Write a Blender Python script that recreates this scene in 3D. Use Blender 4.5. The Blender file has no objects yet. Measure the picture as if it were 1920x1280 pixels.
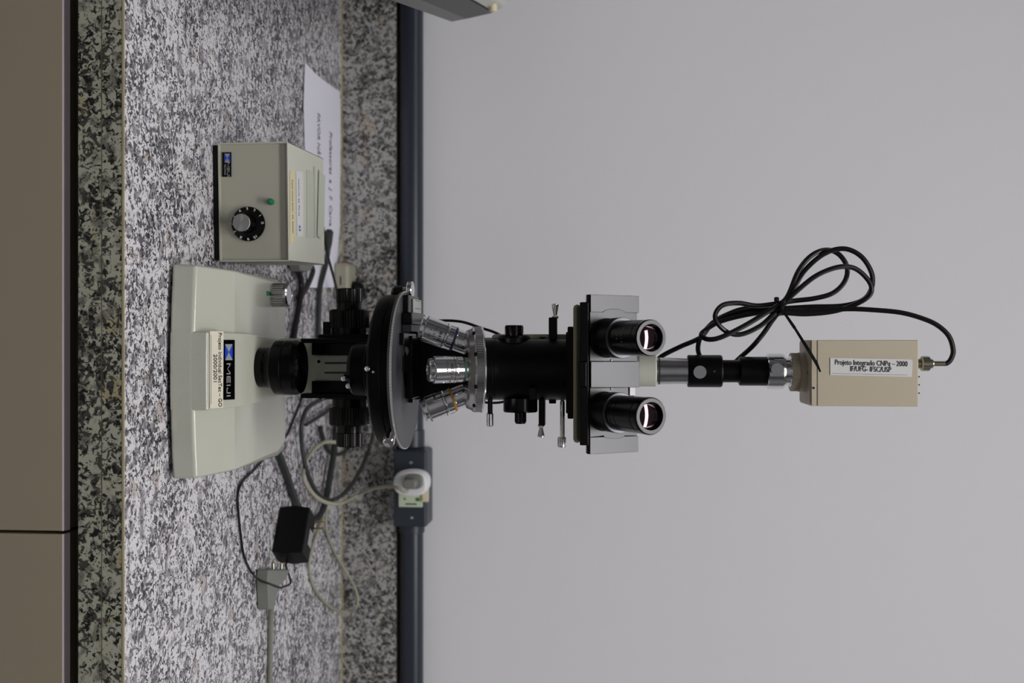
import bpy, bmesh, math, random
from mathutils import Vector, Matrix
random.seed(7)
S = bpy.context.scene
C = S.collection

# ------------------------------------------------------------ camera, light, exposure
F, TILT, CH, ZC = 2050.0, 0.0925, 0.37, 0.90          # focal length in pixels, tilt, height above worktop, worktop height
CAM = Vector((0, 0, ZC + CH))
FW = Vector((0, math.cos(TILT), -math.sin(TILT)))
UP = Vector((0, math.sin(TILT), math.cos(TILT)))
cd = bpy.data.cameras.new('camera'); cam = bpy.data.objects.new('camera', cd); C.objects.link(cam)
cd.sensor_width = 36; cd.lens = 36 * F / 1920; cd.clip_start = 0.05
m = Matrix((UP, (-1, 0, 0), -FW)).transposed().to_4x4(); m.translation = CAM
cam.matrix_world = m
cd.dof.use_dof = True; cd.dof.focus_distance = 0.93; cd.dof.aperture_fstop = 7.0
S.camera = cam
S.view_settings.view_transform = 'Standard'; S.view_settings.look = 'None'
S.view_settings.gamma = 1; S.view_settings.use_curve_mapping = False
S.view_settings.exposure = 0.0
W = bpy.data.worlds.new('room_air'); S.world = W; W.use_nodes = True
W.node_tree.nodes['Background'].inputs[0].default_value = (0.5, 0.52, 0.55, 1)
W.node_tree.nodes['Background'].inputs[1].default_value = 0.0

def area(name, loc, sx, sy, power, col=(1, 0.98, 0.97)):
    l = bpy.data.lights.new(name, 'AREA'); l.shape = 'RECTANGLE'; l.size = sx; l.size_y = sy
    l.energy = power; l.color = col
    o = bpy.data.objects.new(name, l); o.location = loc; C.objects.link(o); return o
LAMPS = [(0.20, 0.12), (0.20, -1.2), (1.85, 0.08), (-1.55, 0.08)]
POW = [20, 6.5, 5.0, 2.4]
for i, (lx, ly) in enumerate(LAMPS):
    area('fluorescent_light', (lx, ly, 2.735), 1.2, 0.24, POW[i])

# ------------------------------------------------------------ pixel helpers
def ray(px, py):
    return FW * F + UP * (px - 960) + Vector((1, 0, 0)) * (py - 640)
def at(px, py, y):
    d = ray(px, py); return CAM + d * ((y - CAM.y) / d.y)
def atz(px, py, z):                                    # z above the worktop
    d = ray(px, py); return CAM + d * ((ZC + z - CAM.z) / d.z)
def hit(px, py, P, N):
    d = ray(px, py); return CAM + d * ((P - CAM).dot(N) / d.dot(N))
AX, AY = 0.025, 0.965                                  # optical axis of the microscope
def ml(x, y, z): return Vector((AX + x, AY + y, ZC + z))
def zz(px, y=0.0): return at(px, 640, AY + y).z - ZC
def xx(py, px, y=0.0): return at(px, py, AY + y).x - AX

# ------------------------------------------------------------ materials
def lin(c):
    return tuple(((v / 255) / 12.92 if v / 255 <= 0.04045 else ((v / 255 + 0.055) / 1.055) ** 2.4) for v in c) + (1,)
def mat(name, col, rough=0.5, metal=0.0, bump=0.0, bscale=400, var=0.06, coat=0.0, emit=None, trans=0, spec=None, tint=None):
    m = bpy.data.materials.new(name); m.use_nodes = True; nt = m.node_tree; b = nt.nodes['Principled BSDF']
    tc = nt.nodes.new('ShaderNodeTexCoord'); no = nt.nodes.new('ShaderNodeTexNoise')
    no.inputs['Scale'].default_value = 35; no.inputs['Detail'].default_value = 4
    nt.links.new(tc.outputs['Object'], no.inputs['Vector'])
    mx = nt.nodes.new('ShaderNodeMix'); mx.data_type = 'RGBA'
    c = lin(col); mx.inputs[6].default_value = tuple(v * (1 - var) for v in c[:3]) + (1,)
    mx.inputs[7].default_value = tuple(min(1, v * (1 + var)) for v in c[:3]) + (1,)
    nt.links.new(no.outputs['Fac'], mx.inputs[0]); nt.links.new(mx.outputs[2], b.inputs['Base Color'])
    b.inputs['Roughness'].default_value = rough; b.inputs['Metallic'].default_value = metal
    if spec is not None: b.inputs['Specular IOR Level'].default_value = spec
    if tint: b.inputs['Specular Tint'].default_value = tint
    if coat: b.inputs['Coat Weight'].default_value = coat; b.inputs['Coat Roughness'].default_value = 0.1
    if trans: b.inputs['Transmission Weight'].default_value = trans
    if bump:
        n2 = nt.nodes.new('ShaderNodeTexNoise'); n2.inputs['Scale'].default_value = bscale
        nt.links.new(tc.outputs['Object'], n2.inputs['Vector'])
        bp = nt.nodes.new('ShaderNodeBump'); bp.inputs['Strength'].default_value = bump; bp.inputs['Distance'].default_value = 0.0004
        nt.links.new(n2.outputs['Fac'], bp.inputs['Height']); nt.links.new(bp.outputs[0], b.inputs['Normal'])
    if emit:
        b.inputs['Emission Color'].default_value = (1, 0.98, 0.97, 1); b.inputs['Emission Strength'].default_value = emit
    return m

def granite(name, scale, light, mid, dark, warm, dk=0.0):
    m = bpy.data.materials.new(name); m.use_nodes = True; nt = m.node_tree; N = nt.nodes; L = nt.links
    b = N['Principled BSDF']; tc = N.new('ShaderNodeTexCoord')
    def noise(sc, det=3, rough=0.6, dist=0.0, off=0):
        mp = N.new('ShaderNodeMapping'); mp.inputs['Location'].default_value = (off, off * 1.7, off * 0.6)
        L.new(tc.outputs['Object'], mp.inputs['Vector'])
        n = N.new('ShaderNodeTexNoise'); n.inputs['Scale'].default_value = sc * scale; n.inputs['Detail'].default_value = det
        n.inputs['Roughness'].default_value = rough; n.inputs['Distortion'].default_value = dist
        L.new(mp.outputs[0], n.inputs['Vector']); return n.outputs['Fac']
    def ramp(src, a, bb):
        r = N.new('ShaderNodeMapRange'); r.inputs['From Min'].default_value = a; r.inputs['From Max'].default_value = bb
        r.interpolation_type = 'SMOOTHSTEP'
        L.new(src, r.inputs['Value']); return r.outputs[0]
    def mix(f, a, bb):
        x = N.new('ShaderNodeMix'); x.data_type = 'RGBA'; L.new(f, x.inputs[0])
        for k, v in ((6, a), (7, bb)):
            if isinstance(v, tuple): x.inputs[k].default_value = v
            else: L.new(v, x.inputs[k])
        return x.outputs[2]
    c = mix(ramp(noise(80, 3, 0.5, 0.4), 0.38, 0.50), lin(mid), lin(light))
    c = mix(ramp(noise(40, 2, 0.5, 0, 9), 0.62, 0.68), c, lin(warm))
    # big soft clouds decide where dark flecks gather
    cl = noise(22, 2, 0.5, 0, 4)
    md = N.new('ShaderNodeMath'); md.operation = 'MULTIPLY_ADD'; L.new(cl, md.inputs[0]); md.inputs[1].default_value = 0.22
    L.new(noise(180, 3, 0.6, 0.8, 2), md.inputs[2])
    c = mix(ramp(md.outputs[0], 0.668 - dk, 0.705 - dk), c, lin((dark[0] * 2.7, dark[1] * 2.5, dark[2] * 2.35)))
    md2 = N.new('ShaderNodeMath'); md2.operation = 'MULTIPLY_ADD'; L.new(cl, md2.inputs[0]); md2.inputs[1].default_value = 0.22
    L.new(noise(240, 3, 0.6, 1.0, 6), md2.inputs[2])
    c = mix(ramp(md2.outputs[0], 0.690 - dk, 0.715 - dk), c, lin(dark))
    L.new(c, b.inputs['Base Color']); b.inputs['Roughness'].default_value = 0.28
    return m

M = {}
M['granite'] = granite('polished_granite', 1.0, (218, 216, 220), (146, 142, 148), (34, 36, 42), (186, 176, 172), 0.02)
M['granite_edge'] = granite('granite_edge', 0.9, (176, 176, 160), (124, 122, 112), (26, 28, 28), (168, 160, 130), 0.03)
M['granite_back'] = granite('granite_upstand', 0.9, (172, 170, 168), (125, 122, 122), (34, 36, 36), (170, 160, 148), 0.03)
M['glue'] = mat('yellowed_joint', (168, 158, 126), 0.4, var=0.35)
M['wall'] = mat('painted_wall', (228, 228, 232), 0.85, bump=0.15, bscale=300, var=0.01)
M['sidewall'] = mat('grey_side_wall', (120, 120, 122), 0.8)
M['ceil'] = mat('ceiling_paint', (225, 225, 225), 0.9, var=0.01)
M['floor'] = mat('floor_tile', (112, 108, 102), 0.4)
M['door'] = mat('cabinet_laminate', (158, 147, 128), 0.55, var=0.02)
M['alu'] = mat('lilac_aluminium', (178, 166, 172), 0.5)
M['carcass'] = mat('dark_recess_profile', (120, 124, 108), 0.5)
M['pipe'] = mat('blue_grey_pvc', (40, 46, 58), 0.33, var=0.03)
M['box'] = mat('blue_grey_box_plastic', (42, 49, 58), 0.4, var=0.03)
M['cream'] = mat('cream_enamel', (190, 191, 178), 0.32, bump=0.35, bscale=900, var=0.015, coat=0.6)
M['cream_matt'] = mat('cream_hammered_paint', (198, 199, 186), 0.5, bump=0.3, bscale=900, var=0.015)
M['panel'] = mat('grey_green_panel', (176, 175, 160), 0.55, var=0.015)
M['cambody'] = mat('beige_camera_paint', (186, 176, 156), 0.5, bump=0.1, bscale=900, var=0.015)
M['olive'] = mat('aged_cream_casting', (150, 148, 122), 0.5, var=0.03)
M['black'] = mat('black_enamel', (4, 4, 5), 0.22, var=0.1, spec=0.22)
M['satin'] = mat('satin_black', (6, 6, 7), 0.36, var=0.1, spec=0.16)
M['plate'] = mat('satin_black_cover', (54, 54, 58), 0.32, 0.35, var=0.12)
M['rubber'] = mat('black_rubber', (10, 10, 10), 0.5, spec=0.2)
M['cord'] = mat('black_cord', (12, 13, 13), 0.3, spec=0.35)
M['cordg'] = mat('dark_grey_cord', (50, 54, 52), 0.45, spec=0.3)
M['cordm'] = mat('mid_grey_cord', (124, 126, 114), 0.35)
M['cordb'] = mat('beige_cord', (160, 158, 140), 0.45)
M['chrome'] = mat('chrome', (232, 232, 234), 0.12, 1.0, var=0.02)
M['steel'] = mat('brushed_steel', (196, 196, 198), 0.2, 1.0, var=0.04)
M['dullsteel'] = mat('dull_stage_metal', (84, 84, 88), 0.45, 0.5, var=0.03)
M['brightedge'] = mat('bright_aluminium_edge', (205, 205, 200), 0.35, 0.6)
M['spun'] = mat('spun_aluminium', (176, 174, 172), 0.3, 1.0)
_n = M['spun'].node_tree; _t = _n.nodes.new('ShaderNodeTangent'); _t.direction_type = 'RADIAL'; _t.axis = 'Y'
_b = _n.nodes['Principled BSDF']; _b.inputs['Anisotropic'].default_value = 0.85; _n.links.new(_t.outputs[0], _b.inputs['Tangent'])
M['flange'] = mat('grey_flange_metal', (90, 90, 96), 0.35, 0.5)
M['brass'] = mat('brass_pin', (190, 165, 110), 0.3, 1.0)
M['nickel'] = mat('nickel', (170, 165, 148), 0.25, 1.0)
M['paper'] = mat('white_paper', (238, 237, 250), 0.8, var=0.01)
M['sticker'] = mat('white_sticker', (214, 214, 214), 0.5, var=0.01)
M['label'] = mat('cream_label', (224, 218, 200), 0.5, var=0.03)
M['label_y'] = mat('yellowed_label', (214, 202, 160), 0.5, var=0.08)
M['tape'] = mat('greenish_clear_tape', (184, 190, 174), 0.25, var=0.03)
M['ink'] = mat('black_ink', (42, 42, 42), 0.7)
M['ink_b'] = mat('blue_ink', (70, 80, 150), 0.7)
M['faint'] = mat('faded_ink', (110, 110, 110), 0.7)
M['blue'] = mat('blue_print', (30, 70, 190), 0.4)
M['lgrey'] = mat('light_grey_print', (150, 150, 154), 0.4)
M['white'] = mat('white_plastic', (226, 226, 228), 0.35, var=0.01)
M['greyplug'] = mat('grey_plug_rubber', (122, 124, 118), 0.5)
M['ivory'] = mat('ivory_plastic', (214, 204, 170), 0.4)
M['green'] = mat('green_plastic', (10, 120, 80), 0.3)
M['palegreen'] = mat('pale_green_plastic', (196, 208, 184), 0.35)
M['lens'] = mat('coated_lens', (6, 5, 8), 0.03, spec=0.9, tint=(1.0, 0.62, 0.72, 1))
M['glass'] = mat('dark_glass', (18, 18, 18), 0.05)
M['orange'] = mat('orange_band', (190, 130, 30), 0.4)
M['navy'] = mat('dark_blue_band', (24, 30, 80), 0.4)
M['dgreen'] = mat('dark_green_band', (40, 80, 62), 0.4)
M['lamp'] = mat('lamp_diffuser', (240, 240, 240), 0.5, emit=3.0)
M['redp'] = mat('red_plastic', (120, 50, 38), 0.4)
M['innerplate'] = mat('inner_satin_cover', (34, 34, 38), 0.30, 0.3, var=0.15)
M['device'] = mat('off_white_casing', (196, 196, 188), 0.45)
M['device_g'] = mat('grey_casing', (112, 113, 112), 0.5)

# ------------------------------------------------------------ mesh helpers
WL = {}
class MB:
    def __init__(s): s.v = []; s.f = []; s.sm = []
    def add(s, vs, fs, smooth=False):
        o = len(s.v); s.v += [Vector(v) for v in vs]; s.f += [tuple(i + o for i in f) for f in fs]
        s.sm += [smooth] * len(fs); return s
    def box(s, c, d, R=None):
        hx, hy, hz = d[0] / 2, d[1] / 2, d[2] / 2
        vs = [Vector((x, y, z)) for x in (-hx, hx) for y in (-hy, hy) for z in (-hz, hz)]
        if R is not None: vs = [R @ v for v in vs]
        c = Vector(c)
        return s.add([v + c for v in vs], [(0, 1, 3, 2), (4, 6, 7, 5), (0, 4, 5, 1), (2, 3, 7, 6), (0, 2, 6, 4), (1, 5, 7, 3)])
    def box2(s, a, b):
        a = Vector(a); b = Vector(b); return s.box((a + b) / 2, [abs(b[i] - a[i]) for i in range(3)])
    def lathe(s, prof, T, n=48, caps=True, smooth=True):
        n = max(n, 24)
        """profile (r, h) spun about local z of T"""
        vs = []; fs = []
        for (r, h) in prof:
            for k in range(n):
                a = 2 * math.pi * k / n; vs.append(T @ Vector((r * math.cos(a), r * math.sin(a), h)))
        for i in range(len(prof) - 1):
            for k in range(n):
                k2 = (k + 1) % n; fs.append((i * n + k, i * n + k2, (i + 1) * n + k2, (i + 1) * n + k))
        s.add(vs, fs, smooth)
        if caps:
            o = len(s.v) - len(vs)
            s.f.append(tuple(o + k for k in reversed(range(n)))); s.sm.append(False)
            e = o + (len(prof) - 1) * n; s.f.append(tuple(e + k for k in range(n))); s.sm.append(False)
        return s
    def knurl(s, r, h0, h1, T, n=40, dep=0.0004):
        k = n * 4; vs = []
        for h in (h0, h1):
            for i in range(k):
                a = 2 * math.pi * i / k; rr = r if i % 4 < 2 else r - dep
                vs.append(T @ Vector((rr * math.cos(a), rr * math.sin(a), h)))
        fs = [(i, (i + 1) % k, k + (i + 1) % k, k + i) for i in range(k)]
        fs += [tuple(reversed(range(k))), tuple(range(k, 2 * k))]
        return s.add(vs, fs)
    def prism(s, poly, T, h0, h1):
        n = len(poly); vs = [T @ Vector((p[0], p[1], h)) for h in (h0, h1) for p in poly]
        fs = [(i, (i + 1) % n, n + (i + 1) % n, n + i) for i in range(n)] + [tuple(reversed(range(n))), tuple(range(n, 2 * n))]
        return s.add(vs, fs)
    def tube(s, pts, r, n=10, sub=6):
        P = [Vector(p) for p in pts]; Q = []
        for i in range(len(P) - 1):
            p0 = P[max(i - 1, 0)]; p1 = P[i]; p2 = P[i + 1]; p3 = P[min(i + 2, len(P) - 1)]
            for k in range(sub):
                t = k / sub
                Q.append(0.5 * ((2 * p1) + (p2 - p0) * t + (2 * p0 - 5 * p1 + 4 * p2 - p3) * t * t + (3 * p1 - p0 - 3 * p2 + p3) * t ** 3))
        Q.append(P[-1]); up = Vector((0.13, 0.37, 0.9)); vs = []
        nrm = None
        for i, q in enumerate(Q):
            t = (Q[min(i + 1, len(Q) - 1)] - Q[max(i - 1, 0)]).normalized()
            if nrm is None: nrm = t.orthogonal().normalized()
            nrm = (nrm - t * nrm.dot(t)).normalized(); bn = t.cross(nrm)
            for k in range(n):
                a = 2 * math.pi * k / n; vs.append(q + (nrm * math.cos(a) + bn * math.sin(a)) * r)
        fs = [(i * n + k, i * n + (k + 1) % n, (i + 1) * n + (k + 1) % n, (i + 1) * n + k) for i in range(len(Q) - 1) for k in range(n)]
        s.add(vs, fs, True); o = len(s.v) - len(vs)
        s.f += [tuple(o + k for k in reversed(range(n))), tuple(o + (len(Q) - 1) * n + k for k in range(n))]; s.sm += [False, False]
        return s
    def quad(s, pts, th, N):
        """thin plate: outline pts, thickness th along N"""
        n = len(pts); N = Vector(N).normalized() * th
        vs = [Vector(p) for p in pts] + [Vector(p) + N for p in pts]
        fs = [(i, (i + 1) % n, n + (i + 1) % n, n + i) for i in range(n)] + [tuple(reversed(range(n))), tuple(range(n, 2 * n))]
        return s.add(vs, fs)

def frame(o, z=(0, 0, 1), x=None):
    z = Vector(z).normalized()
    x = Vector(x) if x is not None else (Vector((1, 0, 0)) if abs(z.x) < 0.9 else Vector((0, 0, 1)))
    x = (x - z * x.dot(z)).normalized(); y = z.cross(x)
    T = Matrix((x, y, z)).transposed().to_4x4(); T.translation = Vector(o); return T

def link(name, me, parent=None, label=None, loc=None):
    o = bpy.data.objects.new(name, me); C.objects.link(o)
    if parent: o.parent = parent
    if label: o['label'] = label
    return o
def thing(name, label, cat, loc, group=None):
    o = bpy.data.objects.new(name, None); C.objects.link(o); o.location = loc; o.empty_display_size = 0.02
    o['label'] = label; o['category'] = cat; WL[o.name] = Vector(loc)
    if group: o['group'] = group
    return o
def B(name, mb, mt, parent=None, label=None, bev=0, seg=2, loc=None, ang=20):
    off = WL[parent.name] if parent else (Vector(loc) if loc is not None else Vector((0, 0, 0)))
    me = bpy.data.meshes.new(name); me.from_pydata([v - off for v in mb.v], [], mb.f)
    bm = bmesh.new(); bm.from_mesh(me); bmesh.ops.recalc_face_normals(bm, faces=bm.faces); bm.to_mesh(me); bm.free()
    me.polygons.foreach_set('use_smooth', [True] * len(me.polygons) if bev else mb.sm)
    if any(mb.sm) or bev: me.set_sharp_from_angle(angle=math.radians(ang))
    me.materials.append(M[mt] if isinstance(mt, str) else mt)
    o = link(name, me, parent, label)
    if not parent: o.location = off
    WL[o.name] = off
    if bev:
        b = o.modifiers.new('bevel', 'BEVEL'); b.width = bev; b.segments = seg; b.limit_method = 'ANGLE'; b.angle_limit = math.radians(30)
        b.harden_normals = True
    return o
def top(o, label, cat, group=None):
    o['label'] = label; o['category'] = cat
    if group: o['group'] = group
    return o
def struct(o): o['kind'] = 'structure'; return o
def text(name, s, size, T, mt, parent, sx=1.0, bold=0.0, th=0.00015, label=None, space=1.0, align='CENTER'):
    cu = bpy.data.curves.new('t', 'FONT'); cu.body = s; cu.size = size; cu.align_x = align; cu.align_y = 'CENTER'
    cu.extrude = th; cu.offset = bold; cu.space_character = space; cu.resolution_u = 3
    t = bpy.data.objects.new('t', cu); C.objects.link(t)
    dg = bpy.context.evaluated_depsgraph_get(); me = bpy.data.meshes.new_from_object(t.evaluated_get(dg))
    bpy.data.objects.remove(t); bpy.data.curves.remove(cu)
    off = WL[parent.name]; Sx = Matrix.Diagonal((sx, 1, 1, 1))
    for v in me.vertices: v.co = (T @ (Sx @ v.co)) - off
    me.materials.clear(); me.materials.append(M[mt]); me.name = name
    o = link(name, me, parent, label); WL[o.name] = off; return o
def wide_word(parent, T, hgt, mt, th=0.0002):
    """the maker's word MEIJI in wide stroked capitals, one mesh per letter"""
    w = 0.19; x = -2.62
    def bar(a, b, c_, d): return [a, b, c_, d]
    Mw, Ew, Jw = 1.75, 1.10, 0.95
    L = [(Mw, [[(0, 0), (w, 0), (w, 1), (0, 1)], [(Mw - w, 0), (Mw, 0), (Mw, 1), (Mw - w, 1)],
               [(0, 1), (0.26, 1), (Mw / 2 + 0.06, 0.22), (Mw / 2 - 0.06, 0.22)], [(Mw - 0.26, 1), (Mw, 1), (Mw / 2 + 0.06, 0.22), (Mw / 2 - 0.06, 0.22)]]),
         (Ew, [[(0, 0), (w, 0), (w, 1), (0, 1)], [(0, 0), (Ew, 0), (Ew, w), (0, w)], [(0, .41), (Ew * .95, .41), (Ew * .95, .59), (0, .59)], [(0, 1 - w), (Ew, 1 - w), (Ew, 1), (0, 1)]]),
         (w, [[(0, 0), (w, 0), (w, 1), (0, 1)]]),
         (Jw, [[(Jw - w, w * .5), (Jw, 0.12), (Jw, 1), (Jw - w, 1)], [(0.1, 0), (Jw - 0.12, 0), (Jw, 0.14), (Jw - w, w), (0.1, w)], [(0, 0.1), (0.12, 0), (w, w), (w, 0.36), (0, 0.36)]]),
         (w, [[(0, 0), (w, 0), (w, 1), (0, 1)]])]
    for wd, polys in L:
        mb = MB()
        for p in polys: mb.prism([((x + a) * hgt, (b - 0.5) * hgt) for a, b in p], T, 0, th)
        B('letter', mb, mt, parent); x += wd + 0.27
FRONT = lambda p: frame(p, (0, -1, 0), (1, 0, 0))

# ------------------------------------------------------------ room
WY = 1.487
X0, X1, Y0R, H = -2.6, 2.6, -3.0, 2.8
struct(B('floor', MB().box2((X0, Y0R, -0.1), (X1, WY, 0)), 'floor'))
struct(B('ceiling', MB().box2((X0, Y0R, H), (X1, WY, H + 0.1)), 'ceil'))
struct(B('wall_back', MB().box2((X0, WY, 0), (X1, WY + 0.1, H)), 'wall'))
struct(B('wall_front', MB().box2((X0, Y0R - 0.1, 0), (X1, Y0R, H)), 'wall'))
struct(B('wall_left', MB().box2((X0 - 0.1, Y0R, 0), (X0, WY, H)), 'sidewall'))
struct(B('wall_right', MB().box2((X1, Y0R, 0), (X1 + 0.1, WY, H)), 'sidewall'))
for i, (lx, ly) in enumerate(LAMPS):
    t = thing('ceiling_light', ['white fluorescent ceiling fitting in front of the worktop', 'white fluorescent ceiling fitting at the far end of the room',
              'white fluorescent ceiling fitting by the right wall', 'white fluorescent ceiling fitting by the left wall'][i], 'light', (lx, ly, 2.74))
    B('housing', MB().box2((lx - 0.63, ly - 0.15, 2.76), (lx + 0.63, ly + 0.15, H)), 'ceil', t, bev=0.01)
    B('diffuser', MB().box2((lx - 0.61, ly - 0.13, 2.74), (lx + 0.61, ly + 0.13, 2.76)), 'lamp', t)

# ------------------------------------------------------------ worktop and cabinets
CY0, CY1 = 0.80, 1.467
wt = thing('granite_worktop', 'speckled grey granite worktop with laminated front edge and low upstand', 'worktop', (0, CY0, ZC))
B('slab', MB().box2((-1.6, CY0, ZC - 0.0178), (1.6, WY, ZC)), 'granite', wt, bev=0.001, seg=2)
B('edge_strip', MB().box2((-1.6, CY0 - 0.0012, ZC - 0.017), (1.6, CY0 + 0.0002, ZC - 0.001)), 'granite_edge', wt, 'greenish granite front edge, upper layer')
B('edge_strip', MB().box2((-1.6, CY0 - 0.001, ZC - 0.036), (1.6, CY0 + 0.03, ZC - 0.0182)), 'granite_edge', wt, 'greenish granite front edge, lower layer')
B('joint_line', MB().box2((-1.6, CY0 - 0.0004, ZC - 0.0183), (1.6, CY0 + 0.02, ZC - 0.0169)), 'glue', wt, 'yellowed glue line in the front edge')
B('joint_line', MB().box2((-1.6, CY0 - 0.0014, ZC - 0.0014), (1.6, CY0 + 0.0005, ZC + 0.0001)), 'glue', wt, 'worn yellowish front arris')
up_ = thing('granite_upstand', 'speckled granite upstand strip along the wall at the back of the worktop', 'upstand', (0, CY1, ZC))
B('slab', MB().box2((-1.6, CY1, ZC), (1.6, WY, ZC + 0.0757)), 'granite_back', up_, bev=0.001)
B('joint_line', MB().box2((-1.6, CY1 - 0.0022, ZC - 0.0001), (1.6, CY1 + 0.001, ZC + 0.0018)), 'glue', up_, 'yellowed sealant along the upstand')
B('joint_line', MB().box2((-1.6, CY1 + 0.002, ZC + 0.0755), (1.6, WY, ZC + 0.0768)), mat('brown_sealant', (84, 74, 58), 0.6, var=0.2), up_, 'brown sealant on top of the upstand')
GX = 0.1465
for (xa, xb, lb) in ((GX - 1.0, GX, 'grey base cabinet under the microscope'), (GX, GX + 1.0, 'grey base cabinet right of the door gap')):
    t = thing('base_cabinet', lb, 'cabinet', ((xa + xb) / 2, 0.85, 0))
    g = 0.0012
    B('carcass', MB().box2((xa + g, 0.825, 0.1), (xb - g, 1.46, ZC - 0.0362)), 'carcass', t)
    B('plinth', MB().box2((xa + g, 0.9, 0), (xb - g, 1.44, 0.1)), 'carcass', t)
    d = B('door', MB().box2((xa + g, 0.803, 0.11), (xb - g, 0.824, ZC - 0.0508)), 'door', t, bev=0.0006)
    B('handle_profile', MB().quad([(xa + g, 0.8030, ZC - 0.0508), (xa + g, 0.8095, ZC - 0.0480), (xa + g, 0.8105, ZC - 0.0508)],
      xb - xa - 2 * g, (1, 0, 0)), 'alu', d, 'lilac aluminium top edge')

# ------------------------------------------------------------ pipe and outlet box on the wall
PZ = at(772.5, 640, 1.471).z
def pipe(xa, xb): 
    return MB().lathe([(0.0155, 0), (0.0155, xb - xa)], frame((xa, WY - 0.0162, PZ), (1, 0, 0)), 32)
bx0, bx1 = at(770, 844, 1.43).x, at(770, 990, 1.43).x
t = thing('conduit', 'dark blue-grey plastic conduit pipe running along the wall above the upstand', 'pipe', (0, WY - 0.016, PZ))
B('pipe', pipe(-1.6, bx0 - 0.0004), 'pipe', t); B('pipe', pipe(bx1 + 0.0004, 1.6), 'pipe', t)
B('coupling', MB().lathe([(0.0175, 0), (0.0175, 0.024)], frame((bx0 - 0.0245, WY - 0.0178, PZ), (1, 0, 0)), 32), 'box', t, bev=0.001)
B('coupling', MB().lathe([(0.0175, 0), (0.0175, 0.012)], frame((bx1 + 0.0003, WY - 0.0178, PZ), (1, 0, 0)), 32), 'box', t, bev=0.001)
bz0, bz1 = at(738, 900, 1.432).z, at(799, 900, 1.432).z
t = thing('outlet_box', 'blue-grey surface outlet box on the conduit, white plug in it', 'socket', ((bx0 + bx1) / 2, WY, bz0))
B('housing', MB().box2((bx0, 1.437, bz0 + .0005), (bx1, WY - 0.0005, bz1)), 'box', t, bev=0.004, seg=3)
B('cover', MB().box2((bx0 + 0.0015, 1.432, bz0), (bx1 - 0.0015, 1.438, bz1 - 0.001)), 'box', t, bev=0.0015)
for (px, py) in ((771, 867), (773, 970)):
    B('screw', MB().lathe([(0.0024, 0), (0.002, 0.0012), (0.0008, 0.0016)], frame(at(px, py, 1.4325), (0, -1, 0)), 16), 'chrome', t)
B('socket_insert', MB().box2(at(747, 895, 1.4285), at(793, 950, 1.433)), 'palegreen', t, 'pale green socket insert below the plug', bev=0.001)
for (px, py, w, h) in ((759, 935, 2.5, 1.5), (783, 936, 4, 3), (771, 944.5, 11, 1.5)):
    B('socket_hole', MB().box2(at(px - w, py - h, 1.4282), at(px + w, py + h, 1.43)), mat('socket_slot_green', (70, 105, 50), 0.5), t)
B('rocker', MB().box2(at(792, 894, 1.425), at(804, 939, 1.433)), 'ivory', t, 'ivory plastic module')
# white adapter with a grey plug
ac = at(770, 906, 1.40); 
t = thing('plug_adapter', 'white oval plug adapter in the wall outlet with a grey plug in it', 'plug', (ac.x, 1.4285, ac.z))
Ta = frame((ac.x, 1.4283, ac.z), (0, -1, 0), (1, 0, 0))
def oval(a, b, n=40, p=2.4):
    return [(a * math.copysign(abs(math.cos(2 * math.pi * k / n)) ** (2 / p), math.cos(2 * math.pi * k / n)),
             b * math.copysign(abs(math.sin(2 * math.pi * k / n)) ** (2 / p), math.sin(2 * math.pi * k / n))) for k in range(n)]
B('body', MB().prism(oval(0.0165, 0.0225), Ta, 0, 0.034), 'white', t, bev=0.004, seg=3)
B('rim', MB().prism(oval(0.0175, 0.0235), Ta, 0.018, 0.024), 'white', t, bev=0.001)
pc = at(768, 908, 1.36)
plug_c = pc.copy()

# ------------------------------------------------------------ microscope
mic = thing('microscope', 'tall cream and black polarizing microscope with round rotating stage and chrome objectives', 'microscope', ml(0, 0, 0))
BW = 0.090
def basemap(x, y):      # plan taper and bulged front
    k = (y + 0.085) / 0.185
    xs = x * (1 - 0.07 * max(0, k))
    if y > 0.07: xs *= 1 - 0.13 * ((y - 0.07) / 0.03) ** 2
    yy = y - 0.006 * (1 - (x / BW) ** 2) * max(0, 1 - k * 3) if y < -0.02 else y
    return xs, yy
def loft_profile(mb, prof, x0, x1, n, inset=0.0):
    vs = []; xsn = [x0 + (x1 - x0) * i / n for i in range(n + 1)]; m_ = len(prof)
    for x in xsn:
        for (y, z) in prof:
            a, b_ = basemap(x, y); vs.append(ml(a * (1 - 0.25 * max(0, z - 0.003) / 0.5), b_, z))
    fs = []
    for i in range(n):
        for j in range(m_):
            j2 = (j + 1) % m_; fs.append((i * m_ + j, i * m_ + j2, (i + 1) * m_ + j2, (i + 1) * m_ + j))
    fs += [tuple(range(m_)), tuple(reversed(range(n * m_, (n + 1) * m_)))]
    mb.add(vs, fs, True)
WZ, CZ = 0.0455, 0.0515
wing = [(-0.083, 0.0035), (-0.0835, 0.024), (-0.045, WZ - 0.0015), (-0.028, WZ), (0.070, WZ), (0.086, WZ), (0.098, WZ), (0.101, 0.0035), (0.088, 0.0035), (0.070, 0.0035)]
cent = [(-0.0828, 0.0035), (-0.0836, 0.0355), (-0.046, CZ - 0.0035), (-0.032, CZ), (0.102, CZ), (0.104, 0.0035)]
mb = MB(); loft_profile(mb, wing, -BW, BW, 16)
base = B('base', mb, 'cream', mic, bev=0.0028, seg=3)
mb = MB(); loft_profile(mb, cent, -0.0335, 0.0325, 8)
B('base_block', mb, 'cream', mic, 'raised middle of the cream base', bev=0.0014, seg=3)
for sx in (-1, 1):
    for fy in (-0.065, 0.08):
        B('foot', MB().lathe([(0.008, 0), (0.009, 0.004)], frame(ml(sx * 0.07, fy, 0)), 20), 'rubber', mic)
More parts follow.
